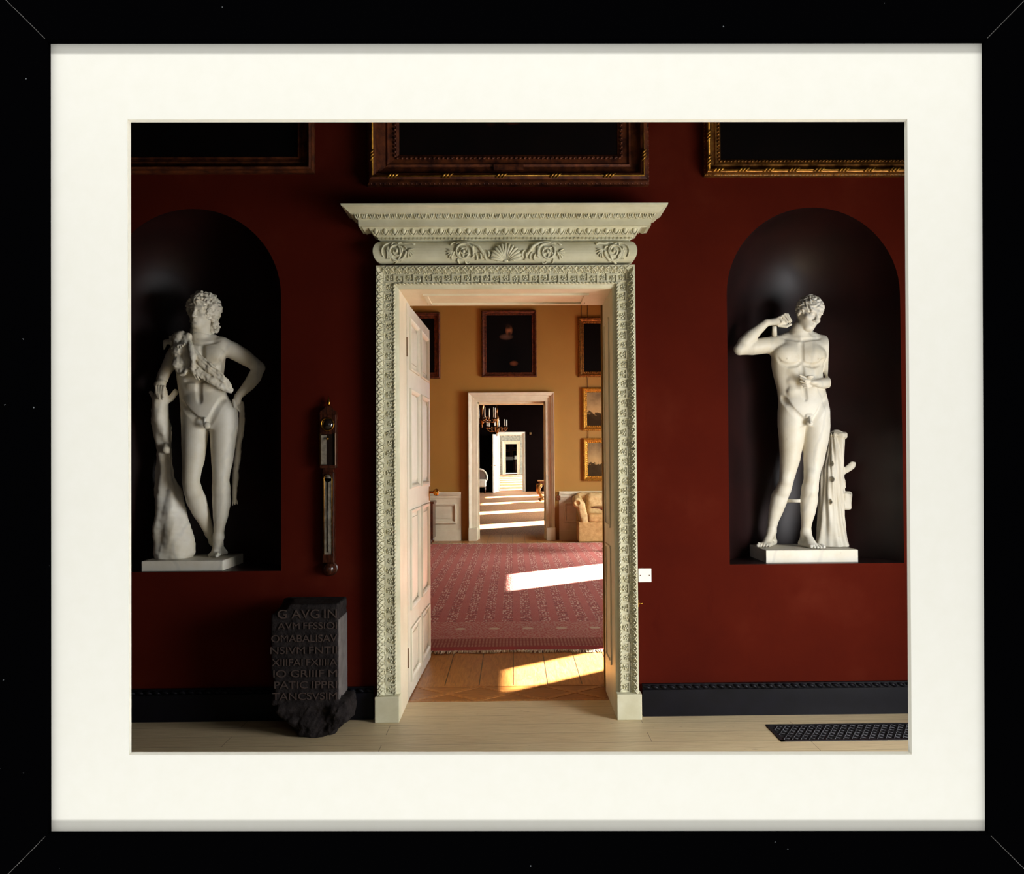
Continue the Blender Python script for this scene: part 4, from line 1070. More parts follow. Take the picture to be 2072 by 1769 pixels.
D2L, D2R, D2T = -.745, .725, U(1034, 812, Y2).z
m = MB(); m.box(-RX2 - .2, D2L, Y2, Y2 + 1.2, 0, CE2); m.box(D2R, RX2 + .2, Y2, Y2 + 1.2, 0, CE2); m.box(D2L, D2R, Y2, Y2 + 1.2, D2T, CE2); m.build('wall_back_2', yellow, **ST)
# second door surround
t2 = empty('trim_3', (0, Y2, 0), **ST)
aw = U(1123, 900, Y2).x - D2R - .02
pr = [(0, 0), (0, .03), (.06, .035), (.063, .05), (.12, .055), (.123, .07), (aw * .62, .075), (aw * .66, .10), (aw * .92, .13), (aw * .94, .14), (aw, .14), (aw, 0)]
MB().arch(D2L, D2R, 0, D2T, Y2, pr, .27).build('architrave', creamp, t2)
for a, b in ((D2L - aw - .01, D2L), (D2R, D2R + aw + .01)): MB().box(a, b, Y2 - .155, Y2, 0, .27, .006).build('plinth_block', creamp, t2)
m = MB(); m.box(D2L - .001, D2L + .035, Y2 + .25, Y2 + .33, 0, D2T); m.box(D2R - .035, D2R + .001, Y2 + .25, Y2 + .33, 0, D2T); m.box(D2L, D2R, Y2 + .25, Y2 + .33, D2T - .035, D2T)
m.box(D2L - .004, D2L + .003, Y2, Y2 + 1.2, 0, D2T); m.box(D2R - .003, D2R + .004, Y2, Y2 + 1.2, 0, D2T); m.box(D2L, D2R, Y2, Y2 + 1.2, D2T - .003, D2T + .004); m.build('door_lining', creamp, t2)
# panelled dado
zc = U(1170, 994, Y2).z
def dado(name, xa, xb, flip):
    m = MB(); m.box(xa, xb, Y2 - .02, Y2 + .01, 0, zc - .02)
    m.box(xa, xb, Y2 - .06, Y2, 0, .20); m.box(xa, xb, Y2 - .045, Y2, .20, .23)
    m.box(xa, xb, Y2 - .10, Y2, zc - .035, zc); m.box(xa, xb, Y2 - .075, Y2, zc - .065, zc - .035); m.box(xa, xb, Y2 - .04, Y2, zc - .13, zc - .065)
    w = (xb - xa); n = 2; pw = w / n
    for i in range(n):
        a, b = xa + i * pw + .10, xa + (i + 1) * pw - .10
        m.frame(a, b, .36, zc - .24, Y2 - .02, [(0, 0), (0, .03), (-.02, .04), (-.05, .02), (-.06, 0)]); m.box(a + .12, b - .12, Y2 - .035, Y2 - .02, .48, zc - .36)
    m.build(name, creamp, **ST)
xdl = U(933, 1000, Y2).x; xdr = U(1131, 1000, Y2).x
dado('trim_7', -RX2, xdl, False); dado('trim_8', xdr, RX2, True)

# ---------------------------------------------------------------- the red carpet
def carpet():
    m = mat('red patterned carpet', srgb(160, 84, 76), .95, spec=.1); t = NT(m)
    tc = t.n('ShaderNodeTexCoord'); sep = t.n('ShaderNodeSeparateXYZ'); t.l(tc.outputs['Object'], sep.inputs[0]); x, y = sep.outputs[0], t.math('SUBTRACT', sep.outputs[1], UZ(1040, 1318, 0).y)
    fr_ = lambda v, p: t.math('FRACT', t.math('MULTIPLY', t.math('ADD', v, 50), 1 / p))
    nz_ = t.noise(t.map(), 38, 3); big = t.noise(t.map(), 1.5, 4)
    u = fr_(x, .20); band = t.math('GREATER_THAN', u, .42)
    vo = t.n('ShaderNodeTexVoronoi'); vo.inputs['Scale'].default_value = 1; vo.inputs['Randomness'].default_value = .55; t.l(t.map(scale=(34, 17, 1)), vo.inputs['Vector'])
    rowb = t.math('LESS_THAN', t.math('ABSOLUTE', t.math('SUBTRACT', fr_(y, .155), .5)), .38)
    mot = t.math('MULTIPLY', t.math('MULTIPLY', band, rowb), t.math('LESS_THAN', vo.outputs['Distance'], .38))
    dk = t.math('MULTIPLY', t.math('MULTIPLY', band, rowb), t.math('GREATER_THAN', vo.outputs['Distance'], .48))
    base = t.mix(big, srgb(182, 98, 88), srgb(196, 114, 104)); base = t.mix(t.math('MULTIPLY', nz_, .35), base, srgb(130, 56, 54))
    fld = t.mix(t.math('MULTIPLY', dk, .42), base, srgb(88, 42, 46)); fld = t.mix(t.math('MULTIPLY', mot, .8), fld, srgb(224, 200, 176))
    spk = t.math('MULTIPLY', t.math('GREATER_THAN', t.noise(t.map(scale=(70, 40, 1)), 1, 1), .56), .55); fld = t.mix(t.math('MULTIPLY', spk, .4), fld, srgb(200, 160, 140))
    # borders near the front edge (y local from 0)
    bd = t.mix(t.math('MULTIPLY', t.math('GREATER_THAN', t.noise(t.map(scale=(45, 28, 1)), 1, 2), .5), .65), base, srgb(200, 158, 138))
    ov = t.math('ADD', t.math('POWER', t.math('DIVIDE', t.math('SUBTRACT', fr_(x, .34), .5), .16), 2), t.math('POWER', t.math('DIVIDE', t.math('SUBTRACT', y, .98), .05), 2))
    bd = t.mix(t.math('LESS_THAN', ov, 1), bd, srgb(205, 178, 148))
    ch = t.math('GREATER_THAN', t.math('SINE', t.math('MULTIPLY', x, 2 * PI / .032)), 0.0)
    ch2 = t.math('GREATER_THAN', t.math('SINE', t.math('MULTIPLY', y, 2 * PI / .05)), -.2)
    st_ = t.mix(t.math('MULTIPLY', t.math('MULTIPLY', ch, ch2), .55), srgb(146, 78, 66), srgb(205, 160, 130))
    plain = srgb(158, 66, 62)
    c = t.mix(t.math('LESS_THAN', y, 1.35), fld, bd); c = t.mix(t.math('LESS_THAN', y, .50), c, st_); c = t.mix(t.math('LESS_THAN', y, .13), c, plain)
    # far and side borders: stripes
    sb = t.math('GREATER_THAN', x, 2.0); st2 = t.mix(t.math('GREATER_THAN', t.math('SINE', t.math('MULTIPLY', x, 2 * PI / .11)), .4), plain, srgb(210, 160, 140)); c = t.mix(sb, c, st2)
    t.col(c); t.bump(nz_, .25, .006); return m
cpm = carpet()
CY0, CY1 = UZ(1040, 1318, 0).y, UZ(1040, 1101, 0).y
rug = empty('carpet', (0, CY0, 0), label='large red patterned oriental carpet with a frayed cream fringe on the wooden floor', category='carpet')
m = MB(); m.box(-3.0, 3.0, CY0, CY1, .001, .012); m.build('pile', cpm, rug)
fm = mat('fringe cotton', srgb(236, 226, 202), .9, col2=srgb(190, 172, 140), scale=9)
for y0, s_ in ((CY0, -1), (CY1, 1)):
    m = MB(); x = -3.0
    while x < 3.0:
        L_ = .045 + .05 * abs(math.sin(x * 3.1) * math.sin(x * 7.3)) + random.uniform(0, .02); dx = random.uniform(-.02, .02); z = .006 + random.uniform(0, .012)
        m.tube([(x, y0, .008), (x + dx * .5, y0 + s_ * L_ * .5, z), (x + dx, y0 + s_ * L_, .004)], [.0055, .0055, .004], 4, caps=False); x += .0095
    m.build('fringe', fm, rug, kind='stuff')
# ---------------------------------------------------------------- paintings
def canvas_mat(kind):
    m = mat('oil paint ' + kind, (.01, .008, .006), .6, spec=.06); t = NT(m); v = t.map()
    tc = t.n('ShaderNodeTexCoord'); sep = t.n('ShaderNodeSeparateXYZ'); t.l(tc.outputs['Generated'], sep.inputs[0]); gx, gz = sep.outputs[0], sep.outputs[2]
    n1 = t.noise(v, 3, 6); n2 = t.noise(v, 14, 6)
    def blob(cx, cz, rx, rz, soft=.5):
        d = t.math('ADD', t.math('POWER', t.math('DIVIDE', t.math('SUBTRACT', gx, cx), rx), 2), t.math('POWER', t.math('DIVIDE', t.math('SUBTRACT', gz, cz), rz), 2))
        return t.ramp(t.math('MULTIPLY', d, .5), (max(0, .5 - soft), (1, 1, 1)), (.5, (0, 0, 0)))
    if kind == 'portrait':
        c = t.ramp(n1, (.3, srgb(7, 6, 6)), (.7, srgb(11, 8, 8)))
        c = t.mix(blob(.5, .18, .32, .5), c, srgb(3, 3, 4)); c = t.mix(blob(.44, .62, .16, .06), c, srgb(84, 60, 48)); c = t.mix(blob(.50, .73, .085, .10), c, srgb(140, 86, 56))
        c = t.mix(blob(.49, .80, .10, .06), c, srgb(30, 20, 15)); c = t.mix(blob(.51, .67, .05, .05), c, srgb(42, 26, 18)); c = t.mix(blob(.60, .16, .10, .05), c, srgb(96, 54, 34))
    elif kind == 'landscape':
        sky = t.ramp(gz, (.0, srgb(74, 52, 26)), (.34, srgb(70, 52, 26)), (.38, srgb(176, 140, 88)), (.62, srgb(150, 122, 82)), (1, srgb(104, 86, 62)))
        c = t.mix(t.ramp(n1, (.45, (0, 0, 0)), (.7, (.6, .6, .6))), sky, srgb(196, 164, 112))
        tr = t.math('ADD', t.math('MULTIPLY', n2, .55), t.math('MULTIPLY', n1, .5))
        msk = t.math('GREATER_THAN', t.math('SUBTRACT', tr, t.math('MULTIPLY', gz, 1.15)), .12); c = t.mix(t.math('MULTIPLY', msk, .9), c, srgb(46, 32, 16))
    elif kind == 'history':
        c = t.ramp(n1, (.3, srgb(10, 7, 7)), (.6, srgb(16, 9, 8)), (.8, srgb(30, 12, 8)))
        c = t.mix(blob(.74, .30, .06, .02), c, srgb(96, 42, 20)); c = t.mix(blob(.52, .22, .04, .015), c, srgb(60, 26, 14)); c = t.mix(blob(.42, .24, .03, .05), c, srgb(44, 22, 12))
    else:
        c = t.ramp(n1, (.3, srgb(6, 5, 5)), (.7, srgb(12, 7, 6)))
    t.col(c); t.bump(n2, .05, .002); return m
CM = {k: canvas_mat(k) for k in ('portrait', 'landscape', 'history', 'dark')}
def painting(label, x0, x1, z0, z1, Y, fw, gm, cm, depth=.07, bead=0, tilt=0.0, group=None, ribbon=0, label_plate=False, worn=False):
    """outer frame box x0..x1, z0..z1 hung on the plane Y"""
    kw = dict(label=label, category='painting')
    if group: kw['group'] = group
    at = ((x0 + x1) / 2, Y, z0); r = empty('framed_painting', at, **kw)
    ix0, ix1, iz0, iz1 = x0 + fw, x1 - fw, z0 + fw, z1 - fw
    d = depth
    pr = [(0, d * .25), (fw * .08, d * .35), (fw * .12, d * .30), (fw * .30, d * .35), (fw * .36, d * .50), (fw * .42, d * .42), (fw * .62, d * .55), (fw * .70, d * .88), (fw * .80, d), (fw * .90, d * .92), (fw * .93, d * .6), (fw, d * .45), (fw, 0), (0, 0)]
    m = MB(); m.frame(ix0, ix1, iz0, iz1, Y, pr); m.build('frame', gm, r)
    MB().box(ix0 - .01, ix1 + .01, Y - d * .22, Y - .004, iz0 - .01, iz1 + .01).build('canvas', cm, r)
    if bead:
        o = fw * .36
        for oo, dd in ((o * .35, Y - d * .36), (fw * .96, Y - d * .45)):
            m = MB()
            def run(a, b, c, ax):
                n = int((b - a) / bead)
                for i in range(n):
                    q = a + (i + .5) * (b - a) / n
                    m.ball((q, dd, c) if ax == 'x' else (c, dd, q), bead * .34, 6, 4)
            run(ix0 - oo, ix1 + oo, iz0 - oo, 'x'); run(ix0 - oo, ix1 + oo, iz1 + oo, 'x'); run(iz0 - oo, iz1 + oo, ix0 - oo, 'z'); run(iz0 - oo, iz1 + oo, ix1 + oo, 'z')
            m.build('beading', gm, r)
    if ribbon:
        m = MB(); yy = Y - d * 1.0
        def tw(x, z, dx, dz):
            for k in (-1, 0, 1):
                a = Vector((x + dx * k * .022, yy, z + dz * k * .022)); s_ = Vector((dx * .016 + dz * .014, 0, dz * .016 + dx * .014)); m.tube([a - s_, a + Vector((0, -.010, 0)), a + s_], [.004, .008, .004], 6)
        x = x0 + ribbon * .5
        while x < x1: tw(x, z0 + fw * .2, 1, 0); x += ribbon
        z = z0 + ribbon * .5
        while z < z1: tw(x0 + fw * .2, z, 0, 1); tw(x1 - fw * .2, z, 0, 1); z += ribbon
        q = fw * .2
        m.tube([(x0 + q, yy + .004, z0 + q), (x1 - q, yy + .004, z0 + q), (x1 - q, yy + .004, z1 - q), (x0 + q, yy + .004, z1 - q), (x0 + q, yy + .004, z0 + q)], .0075, 6)
        m.build('ribbon_carving', giltb, r)
    if worn:
        m = MB(); x = x0 + .06
        while x < x1 - .05:
            L_ = random.uniform(.12, .34); m.box(x, min(x + L_, x1 - .01), Y - d * .5, Y - d * .42, z0 + .001, z0 + fw * .085); x += L_ + random.choice((.004, .05, .004, .004))
        m.build('worn_edge', mat('bare gesso', srgb(214, 196, 158), .8, col2=srgb(168, 140, 96), scale=30), r, label='pale edge where the gilding has worn off')
    if label_plate:
        MB().box((x0 + x1) / 2 - .10, (x0 + x1) / 2 + .10, Y - d * .62, Y - d * .5, z0 + fw * .45, z0 + fw * .62).build('name_plate', giltred, r)
    if tilt: r.rotation_euler.x = tilt
    return r
# room 1, upper edge of the view
Yp = YW - .002
a = U(741, 360, Yp - .10); b = U(1316, 372, Yp - .10); c = U(1030, 369, Yp - .10)
painting('huge dark painting in a gilt frame hung above the carved doorway', a.x, b.x, c.z, c.z + 1.45, Yp, .21, giltred, CM['history'], .11, .030, 0, None, .36, True)
ax, bz = U(1428, 340, Yp - .08), U(1640, 351, Yp - .08)
painting('wide dark painting in a worn gilt frame above the right niche', ax.x, ax.x + 1.62, bz.z, bz.z + 1.3, Yp, .115, giltd, CM['dark'], .085, .024, 0, None, .17, False, True)
cx_ = U(632, 345, Yp - .08)
painting('dim painting above the left niche, barely visible in the shadow', cx_.x - 1.6, cx_.x, cx_.z, cx_.z + 1.3, Yp, .115, giltred, CM['dark'], .085, 0)
# room 2
Yq = Y2 - .004
def P2(px, py): return U(px, py, Yq - .05)
a, b = P2(975, 763), P2(1085, 628)
painting('dark portrait of a bearded man in black above the far doorway of the yellow room', a.x, b.x, a.z, b.z, Yq, .10, giltred, CM['portrait'], .08, .035)
a, b = P2(891, 766), P2(891, 632)
painting('dark framed portrait behind the open door leaf, left of the bearded portrait', a.x - 1.1, a.x, a.z, b.z, Yq, .13, giltred, CM['dark'], .09, 0)
GR = 'paintings hung one above another right of the far doorway'
a, b = P2(1171, 763), P2(1171, 643)
painting('dark portrait, topmost of the stack of three on the yellow wall', a.x, a.x + 1.05, a.z, b.z, Yq, .12, giltd, CM['dark'], .09, .04, group=GR)
a, b = P2(1179, 871), P2(1179, 785)
painting('brown landscape in a gilt frame, middle one of the stack of three', a.x, a.x + 1.15, a.z, b.z, Yq, .10, giltb, CM['landscape'], .09, .04, group=GR)
a, b = P2(1180.5, 973), P2(1180.5, 887)
painting('landscape with bright sky in a gilt frame, lowest of three, above the sofa', a.x, a.x + 1.15, a.z, b.z, Yq, .10, giltb, CM['landscape'], .09, .04, group=GR)
chm = mat('picture chain', srgb(96, 56, 24), .4, .6)
def chain(px, y0, y1, lab):
    a, b = U(px, y0, Yq - .02), U(px, y1, Yq - .02); m = MB(); z = b.z
    while z < a.z: m.ball((a.x, Yq - .02, z), (.008, .006, .016), 6, 4); z += .028
    o = m.build('picture_chain', chm, origin=(a.x, Yq - .02, b.z)); o['label'] = lab; o['category'] = 'chain'; o['group'] = 'picture hanging chains'
chain(1176, 560, 645, 'left chain holding the topmost painting right of the far doorway'); chain(1188, 560, 645, 'right chain holding the topmost painting right of the far doorway'); chain(1188.5, 762, 787, 'chain between the topmost and middle paintings on the yellow wall'); chain(1190, 870, 889, 'chain between the middle and lowest paintings on the yellow wall')
# wall socket by the dado
a, b = U(1126, 1012, Y2 - .02), U(1134, 1003, Y2 - .02)
so = empty('wall_socket', ((a.x + b.x) / 2, Y2 - .03, a.z), label='small square brown socket on the white dado right of the far doorway', category='socket')
MB().box(a.x, b.x, Y2 - .045, Y2 - .01, a.z, b.z, .004).build('plate', mat('brown metal plate', srgb(120, 74, 44), .4, .5), so); MB().lathe([(.018, 0), (.018, .01), (.008, .014)], ((a.x + b.x) / 2, Y2 - .044, (a.z + b.z) / 2), 10, 'Y').build('switch', chm, so)

# ---------------------------------------------------------------- sofa
sofm = mat('gold damask upholstery', srgb(206, 176, 122), .7, col2=srgb(180, 146, 92), scale=18, bump=.25, bscale=22, bdist=.02)
sofs = mat('gold damask skirt', srgb(190, 150, 92), .75, col2=srgb(166, 124, 70), scale=18, bump=.25, bscale=14, bdist=.02)
sx0 = U(1171, 1080, 17.6).x; sy0 = 17.64
sf = empty('sofa', (sx0 + 1.0, sy0 + .4, 0), label='gold upholstered sofa with rolled arms against the far yellow wall', category='sofa')
MB().box(sx0, sx0 + 2.0, sy0, sy0 + .64, .02, .42, .02).build('skirt', sofs, sf)
def cushion(nm, c, r, p, mt):
    g = SDF([c[i] - r[i] - .03 for i in range(3)], [c[i] + r[i] + .03 for i in range(3)], .014)
    g.box(c, r, None, p, .01); g.disp(lambda X, Y, Z: .006 * vnoise(X, Y, Z, 16, 2)); g.build(nm, mt, sf)
cushion('seat_cushion', (sx0 + 1.0, sy0 + .30, .50), (.80, .30, .09), .05, sofs)
cushion('back_cushion', (sx0 + .60, sy0 + .48, .76), (.40, .13, .25), .11, sofm); cushion('back_cushion', (sx0 + 1.38, sy0 + .48, .76), (.40, .13, .25), .11, sofm)
cushion('backrest', (sx0 + 1.0, sy0 + .60, .62), (1.0, .08, .40), .07, sofm)
for xx, s_ in ((sx0 + .08, -1), (sx0 + 1.92, 1)):
    g = SDF((xx - .36, sy0 - .06, .3), (xx + .36, sy0 + .80, 1.05), .014)
    g.cone((xx + s_ * .09, sy0 + .10, .82), (xx + s_ * .07, sy0 + .54, .86), .105, .105, .03); g.box((xx - s_ * .02, sy0 + .34, .60), (.085, .32, .24), Matrix.Rotation(s_ * .22, 3, 'Y'), .05, .05)
    g.cone((xx + s_ * .10, sy0 - .01, .82), (xx + s_ * .10, sy0 + .02, .82), .045, .05, .015, 's'); g.disp(lambda X, Y, Z: .005 * vnoise(X, Y, Z, 20, 3)); g.build('rolled_arm', sofm, sf)
# side table in front of the sofa, only its tip shows beyond the jamb
wdk = mat('dark mahogany', srgb(92, 50, 28), .3, col2=srgb(52, 26, 14), scale=12, stretch=(1, 8, 1))
wmid = mat('walnut veneer', srgb(150, 102, 58), .3, col2=srgb(104, 64, 34), scale=9, stretch=(1, 6, 1))
tp = U(1196, 1026, 15.9); tb = empty('side_table', (tp.x + .40, 15.9, 0), label='wooden pedestal side table with a scalloped edge in front of the sofa', category='table')
m = MB(); vs = []; n = 48
for z, s_ in ((tp.z - .018, .95), (tp.z - .006, 1), (tp.z + .004, 1), (tp.z + .004, .9)):
    vs += [(tp.x + .40 + .40 * s_ * (1 + .03 * math.cos(8 * 2 * PI * i / n)) * math.cos(2 * PI * i / n), 15.9 + .40 * s_ * (1 + .03 * math.cos(8 * 2 * PI * i / n)) * math.sin(2 * PI * i / n), z) for i in range(n)]
m.add(vs, [(k * n + i, k * n + (i + 1) % n, (k + 1) * n + (i + 1) % n, (k + 1) * n + i) for k in range(3) for i in range(n)] + [tuple(range(n)), tuple(3 * n + i for i in range(n))]); m.build('tabletop', wmid, tb)
m = MB(); m.prism([(tp.x + .12, tp.z - .02), (tp.x + .68, tp.z - .02), (tp.x + .48, tp.z - .12), (tp.x + .32, tp.z - .12)], 15.87, 15.93); m.build('bracket', wdk, tb)
MB().lathe([(.05, .05), (.035, .12), (.06, .22), (.03, .32), (.028, .6), (.05, tp.z - .05), (.05, tp.z - .018)], (tp.x + .40, 15.9, 0), 14).build('pedestal', wdk, tb)
for i in range(3):
    a = 2 * PI * i / 3; d = Vector((math.cos(a), math.sin(a), 0)); c = Vector((tp.x + .40, 15.9, 0)); MB().tube([c + Vector((0, 0, .14)), c + d * .14 + Vector((0, 0, .13)), c + d * .26 + Vector((0, 0, .05)), c + d * .32 + Vector((0, 0, .034))], [.03, .024, .018, .018], 8).build('leg', wdk, tb)
# commode at the left of the yellow room
cxr_ = U(878, 1050, 17.6).x; cm = empty('commode', (cxr_ - .6, 17.8, 0), label='dark wooden commode against the dado just behind the open door leaf', category='commode')
MB().box(cxr_ - 1.2, cxr_ - .02, 17.62, 18.2, .10, .82, .01).build('body', wdk, cm); MB().box(cxr_ - 1.23, cxr_, 17.58, 18.22, .82, .87, .008).build('top', wdk, cm)
for x in (cxr_ - 1.15, cxr_ - .08):
    for y in (17.67, 18.14): MB().lathe([(.03, 0), (.04, .04), (.035, .10)], (x, y, 0), 8).build('foot', wdk, cm)
for z in (.18, .42, .62):
    dr = MB().box(cxr_ - 1.14, cxr_ - .08, 17.605, 17.622, z, z + .17, .004).build('drawer', wdk, cm)
    for hx in (.9, .32): MB().ball((cxr_ - hx, 17.595, z + .09), .014).build('handle', brass, dr)

# ---------------------------------------------------------------- wall fittings in room 1
a, b = U(1292, 1178.5, YW - .01), U(1318, 1150.5, YW - .01)
sp = empty('switch_plate', ((a.x + b.x) / 2, YW - .005, a.z), label='blank white plate with two screws on the red wall right of the door', category='switch plate')
MB().box(a.x, b.x, YW - .009, YW + .001, a.z, b.z, .003).build('plate', mat('white plastic', srgb(240, 238, 225), .4), sp)
for f in (.14, .84): MB().lathe([(.004, 0), (.004, .002)], (a.x + (b.x - a.x) * f, YW - .009, (a.z + b.z) / 2), 8, 'Y').build('screw', chm, sp)
a = U(1292.5, 1221, YW - .03)
hk = empty('wall_hook', tuple(a), label='tiny brass hook beside the right door jamb below the white plate', category='hook')
hk.location.y = YW; m = MB(); m.tube([(a.x, YW, a.z), (a.x, YW - .03, a.z), (a.x + .015, YW - .036, a.z - .002), (a.x + .028, YW - .03, a.z + .001)], [.006, .004, .0035, .005], 8)
hk['_at'] = [a.x, YW, a.z]; m.build('hook_arm', brass, hk); MB().box(a.x - .005, a.x + .004, YW - .006, YW, a.z - .03, a.z + .02, .001).build('back_plate', brass, hk)
# floor grille
gx0 = UZ(1549, 1468, 0); gx1 = UZ(1576, 1500, 0); gy1 = gx0.y; gy0 = UZ(1700, 1500, 0).y; xg0 = gx0.x; xg1 = xg0 + 1.45
gr = empty('floor_grille', ((xg0 + xg1) / 2, (gy0 + gy1) / 2, 0), label='black cast-iron heating grille let into the oak floor below the right niche', category='grille')
m = MB(); fw_ = .022
m.box(xg0, xg1, gy0, gy0 + fw_, .0, .006); m.box(xg0, xg1, gy1 - fw_, gy1, .0, .006); m.box(xg0, xg0 + fw_, gy0, gy1, .0, .006); m.box(xg1 - fw_, xg1, gy0, gy1, .0, .006); m.build('border', iron, gr)
m = MB(); rows_n = 6; py_ = (gy1 - gy0 - 2 * fw_) / rows_n; nx = int((xg1 - xg0) / .052)
for j in range(rows_n):
    yc = gy0 + fw_ + (j + .5) * py_
    for i in range(nx):
        xc = xg0 + fw_ + (i + .5 + (.5 if j % 2 else 0)) * (xg1 - xg0 - 2 * fw_) / nx
        if xc > xg1 - .03: continue
        m.tube([(xc - .026, yc - py_ * .45, .004), (xc - .008, yc + py_ * .25, .006), (xc + .008, yc - py_ * .25, .006), (xc + .026, yc + py_ * .45, .004)], .0052, 5)
    m.box(xg0 + fw_, xg1 - fw_, yc - py_ / 2 - .0028, yc - py_ / 2 + .0028, .001, .005)
m.build('lattice', iron, gr); MB().box(xg0 + .005, xg1 - .005, gy0 + .005, gy1 - .005, .0004, .0012).build('shaft', void, gr)
# barometer
wbar = mat('dark polished wood', srgb(70, 34, 20), .22, col2=srgb(36, 16, 10), scale=10, stretch=(6, 6, 1), spec=.6)
silv = mat('silvered dial plate', srgb(168, 158, 140), .4, .35, col2=srgb(120, 110, 96), scale=30)
glassd = mat('dark glass', srgb(30, 22, 18), .08, spec=.8)
def BZ(py): return U(664, py, YW - .06).z
def BX(px): return U(px, 1000, YW - .06).x
bc = BX(663.5)
br_ = empty('wall_barometer', (bc, YW - .03, BZ(1165)), label='tall dark wooden stick barometer hanging on the wall between the left niche and the door', category='barometer')
m = MB(); m.box(BX(651), BX(676), YW - .055, YW - .002, BZ(1140), BZ(955), .008); m.box(BX(646), BX(681), YW - .06, YW - .002, BZ(948), BZ(838), .008); m.box(BX(653), BX(674), YW - .05, YW - .002, BZ(958), BZ(945))
m.prism([(BX(646), BZ(840)), (BX(681), BZ(840)), (BX(679), BZ(832)), (BX(672), BZ(828)), (BX(668), BZ(822)), (BX(659), BZ(822)), (BX(655), BZ(828)), (BX(648), BZ(832))], YW - .055, YW - .002); m.build('case', wbar, br_)
MB().lathe([(.004, .0), (.010, .012), (.014, .03), (.006, .045), (.003, .066)], (bc, YW - .03, BZ(822)), 12).build('finial', brass, br_)
m = MB(); m.tube([(bc - .002 + .042 * math.cos(i * PI / 12), YW - .062, BZ(858.5) + .042 * math.sin(i * PI / 12)) for i in range(25)], .0045, 8, False); m.build('thermometer_rim', brass, br_)
MB().lathe([(.040, 0), (.040, .004), (.002, .006)], (bc - .002, YW - .058, BZ(858.5)), 24, 'Y').build('dial', glassd, br_)
m = MB(); xa, xb = BX(648.5), BX(678); m.box(xa, xb, YW - .063, YW - .058, BZ(942), BZ(879)); m.build('register_box', glassd, br_)
MB().box(xa + .006, BX(661), YW - .066, YW - .062, BZ(940), BZ(881)).build('scale_plate', silv, br_)
m = MB()
for xx in (xa, xb): m.box(xx - .003, xx + .003, YW - .070, YW - .058, BZ(942), BZ(877))
m.build('brass_edge', brass, br_); MB().ball((bc + .0, YW - .072, BZ(888)), .009).build('vernier_knob', brass, br_)
xa, xb = BX(655.5), BX(671.5); zt_ = BZ(960); rr = (xb - xa) / 2
m = MB(); m.box(xa, xb, YW - .060, YW - .054, BZ(1122), zt_ - rr); m.lathe([(rr, 0), (rr, .006)], ((xa + xb) / 2, YW - .054, zt_ - rr), 20, 'Y'); m.build('thermometer_plate', silv, br_)
pts = [(xa, YW - .061, BZ(1122)), (xa, YW - .061, zt_ - rr)] + [((xa + xb) / 2 - rr * math.cos(PI * i / 10), YW - .061, zt_ - rr + rr * math.sin(PI * i / 10)) for i in range(1, 10)] + [(xb, YW - .061, zt_ - rr), (xb, YW - .061, BZ(1122))]
MB().tube(pts, .0028, 6).build('brass_edge', brass, br_); m = MB(); m.tube([((xa + xb) / 2, YW - .064, BZ(1118)), ((xa + xb) / 2, YW - .064, BZ(972))], .003, 6); m.ball(((xa + xb) / 2, YW - .064, BZ(1105)), .006); m.build('tube', glassd, br_)
MB().lathe([(.026, 0), (.042, .010), (.044, .026), (.036, .046), (.018, .060), (.004, .064)], (bc + .004, YW - .012, BZ(1152)), 20, 'Y').build('cistern_cover', wbar, br_)
MB().lathe([(.052, 0), (.052, .012), (.044, .016)], (bc + .004, YW - .002, BZ(1152)), 20, 'Y').build('cistern_base', wbar, br_)

# ---------------------------------------------------------------- inscribed stone
stm = mat('dark weathered stone', srgb(44, 39, 38), .9, spec=.1, col2=srgb(25, 21, 21), scale=22, detail=10, bump=.6, bscale=55, bdist=.012)
t = NT(stm); 
sa = UZ(546, 1478, 0); yS = 5.40
X0, X1 = U(548, 1400, yS).x, U(684, 1400, yS).x; zt2, zb2 = U(650, 1226, yS).z, U(650, 1424, yS).z
isx = empty('inscribed_stone', ((X0 + X1) / 2, yS + .15, 0), label='broken dark stone slab with carved Latin lettering standing on the floor left of the door', category='carved stone')
g = SDF((X0 - .06, yS - .05, -.01), (X1 + .14, yS + .36, zt2 + .05), .006)
g.box(((X0 + X1) / 2, yS + .15, (zt2 + zb2) / 2 + .0), ((X1 - X0) / 2, .15, (zt2 - zb2) / 2 + .01), None, .012, .004)
g.ell((X0 - .02, yS, zt2 + .02), (.13, .3, .07), None, .02, 's'); g.ell((X0 - .03, yS, zb2 + .1), (.05, .3, .10), None, .02, 's'); g.ell((X1 - .08, yS - .03, zt2 - .06), (.05, .04, .06), None, .01, 's')
g.box(((X0 + X1) / 2 + .05, yS + .14, zb2 / 2 + .005), ((X1 - X0) / 2 + .01, .15, zb2 / 2), None, .02, .01)
g.ell((X1 + .0, yS + .08, .16), (.07, .12, .06), None, .03); g.ell((X0 + .02, yS, .0), (.14, .4, .12), None, .03, 's'); g.ell((X1 + .08, yS + .1, .0), (.12, .4, .09), None, .03, 's')
def rough(X, Y, Z):
    low = np.clip((zb2 - Z) / .04, 0, 1)
    return .0012 * vnoise(X, Y, Z, 40, 21) * 1.0 + low * (.012 * vnoise(X, Y, Z, 22, 23) + .006 * vnoise(X, Y, Z, 60, 24)) + np.where(X > X1 - .02, 0.002 * vnoise(X, Y, Z, 90, 25), 0)
g.disp(rough); g.build('slab', stm, isx, 0)
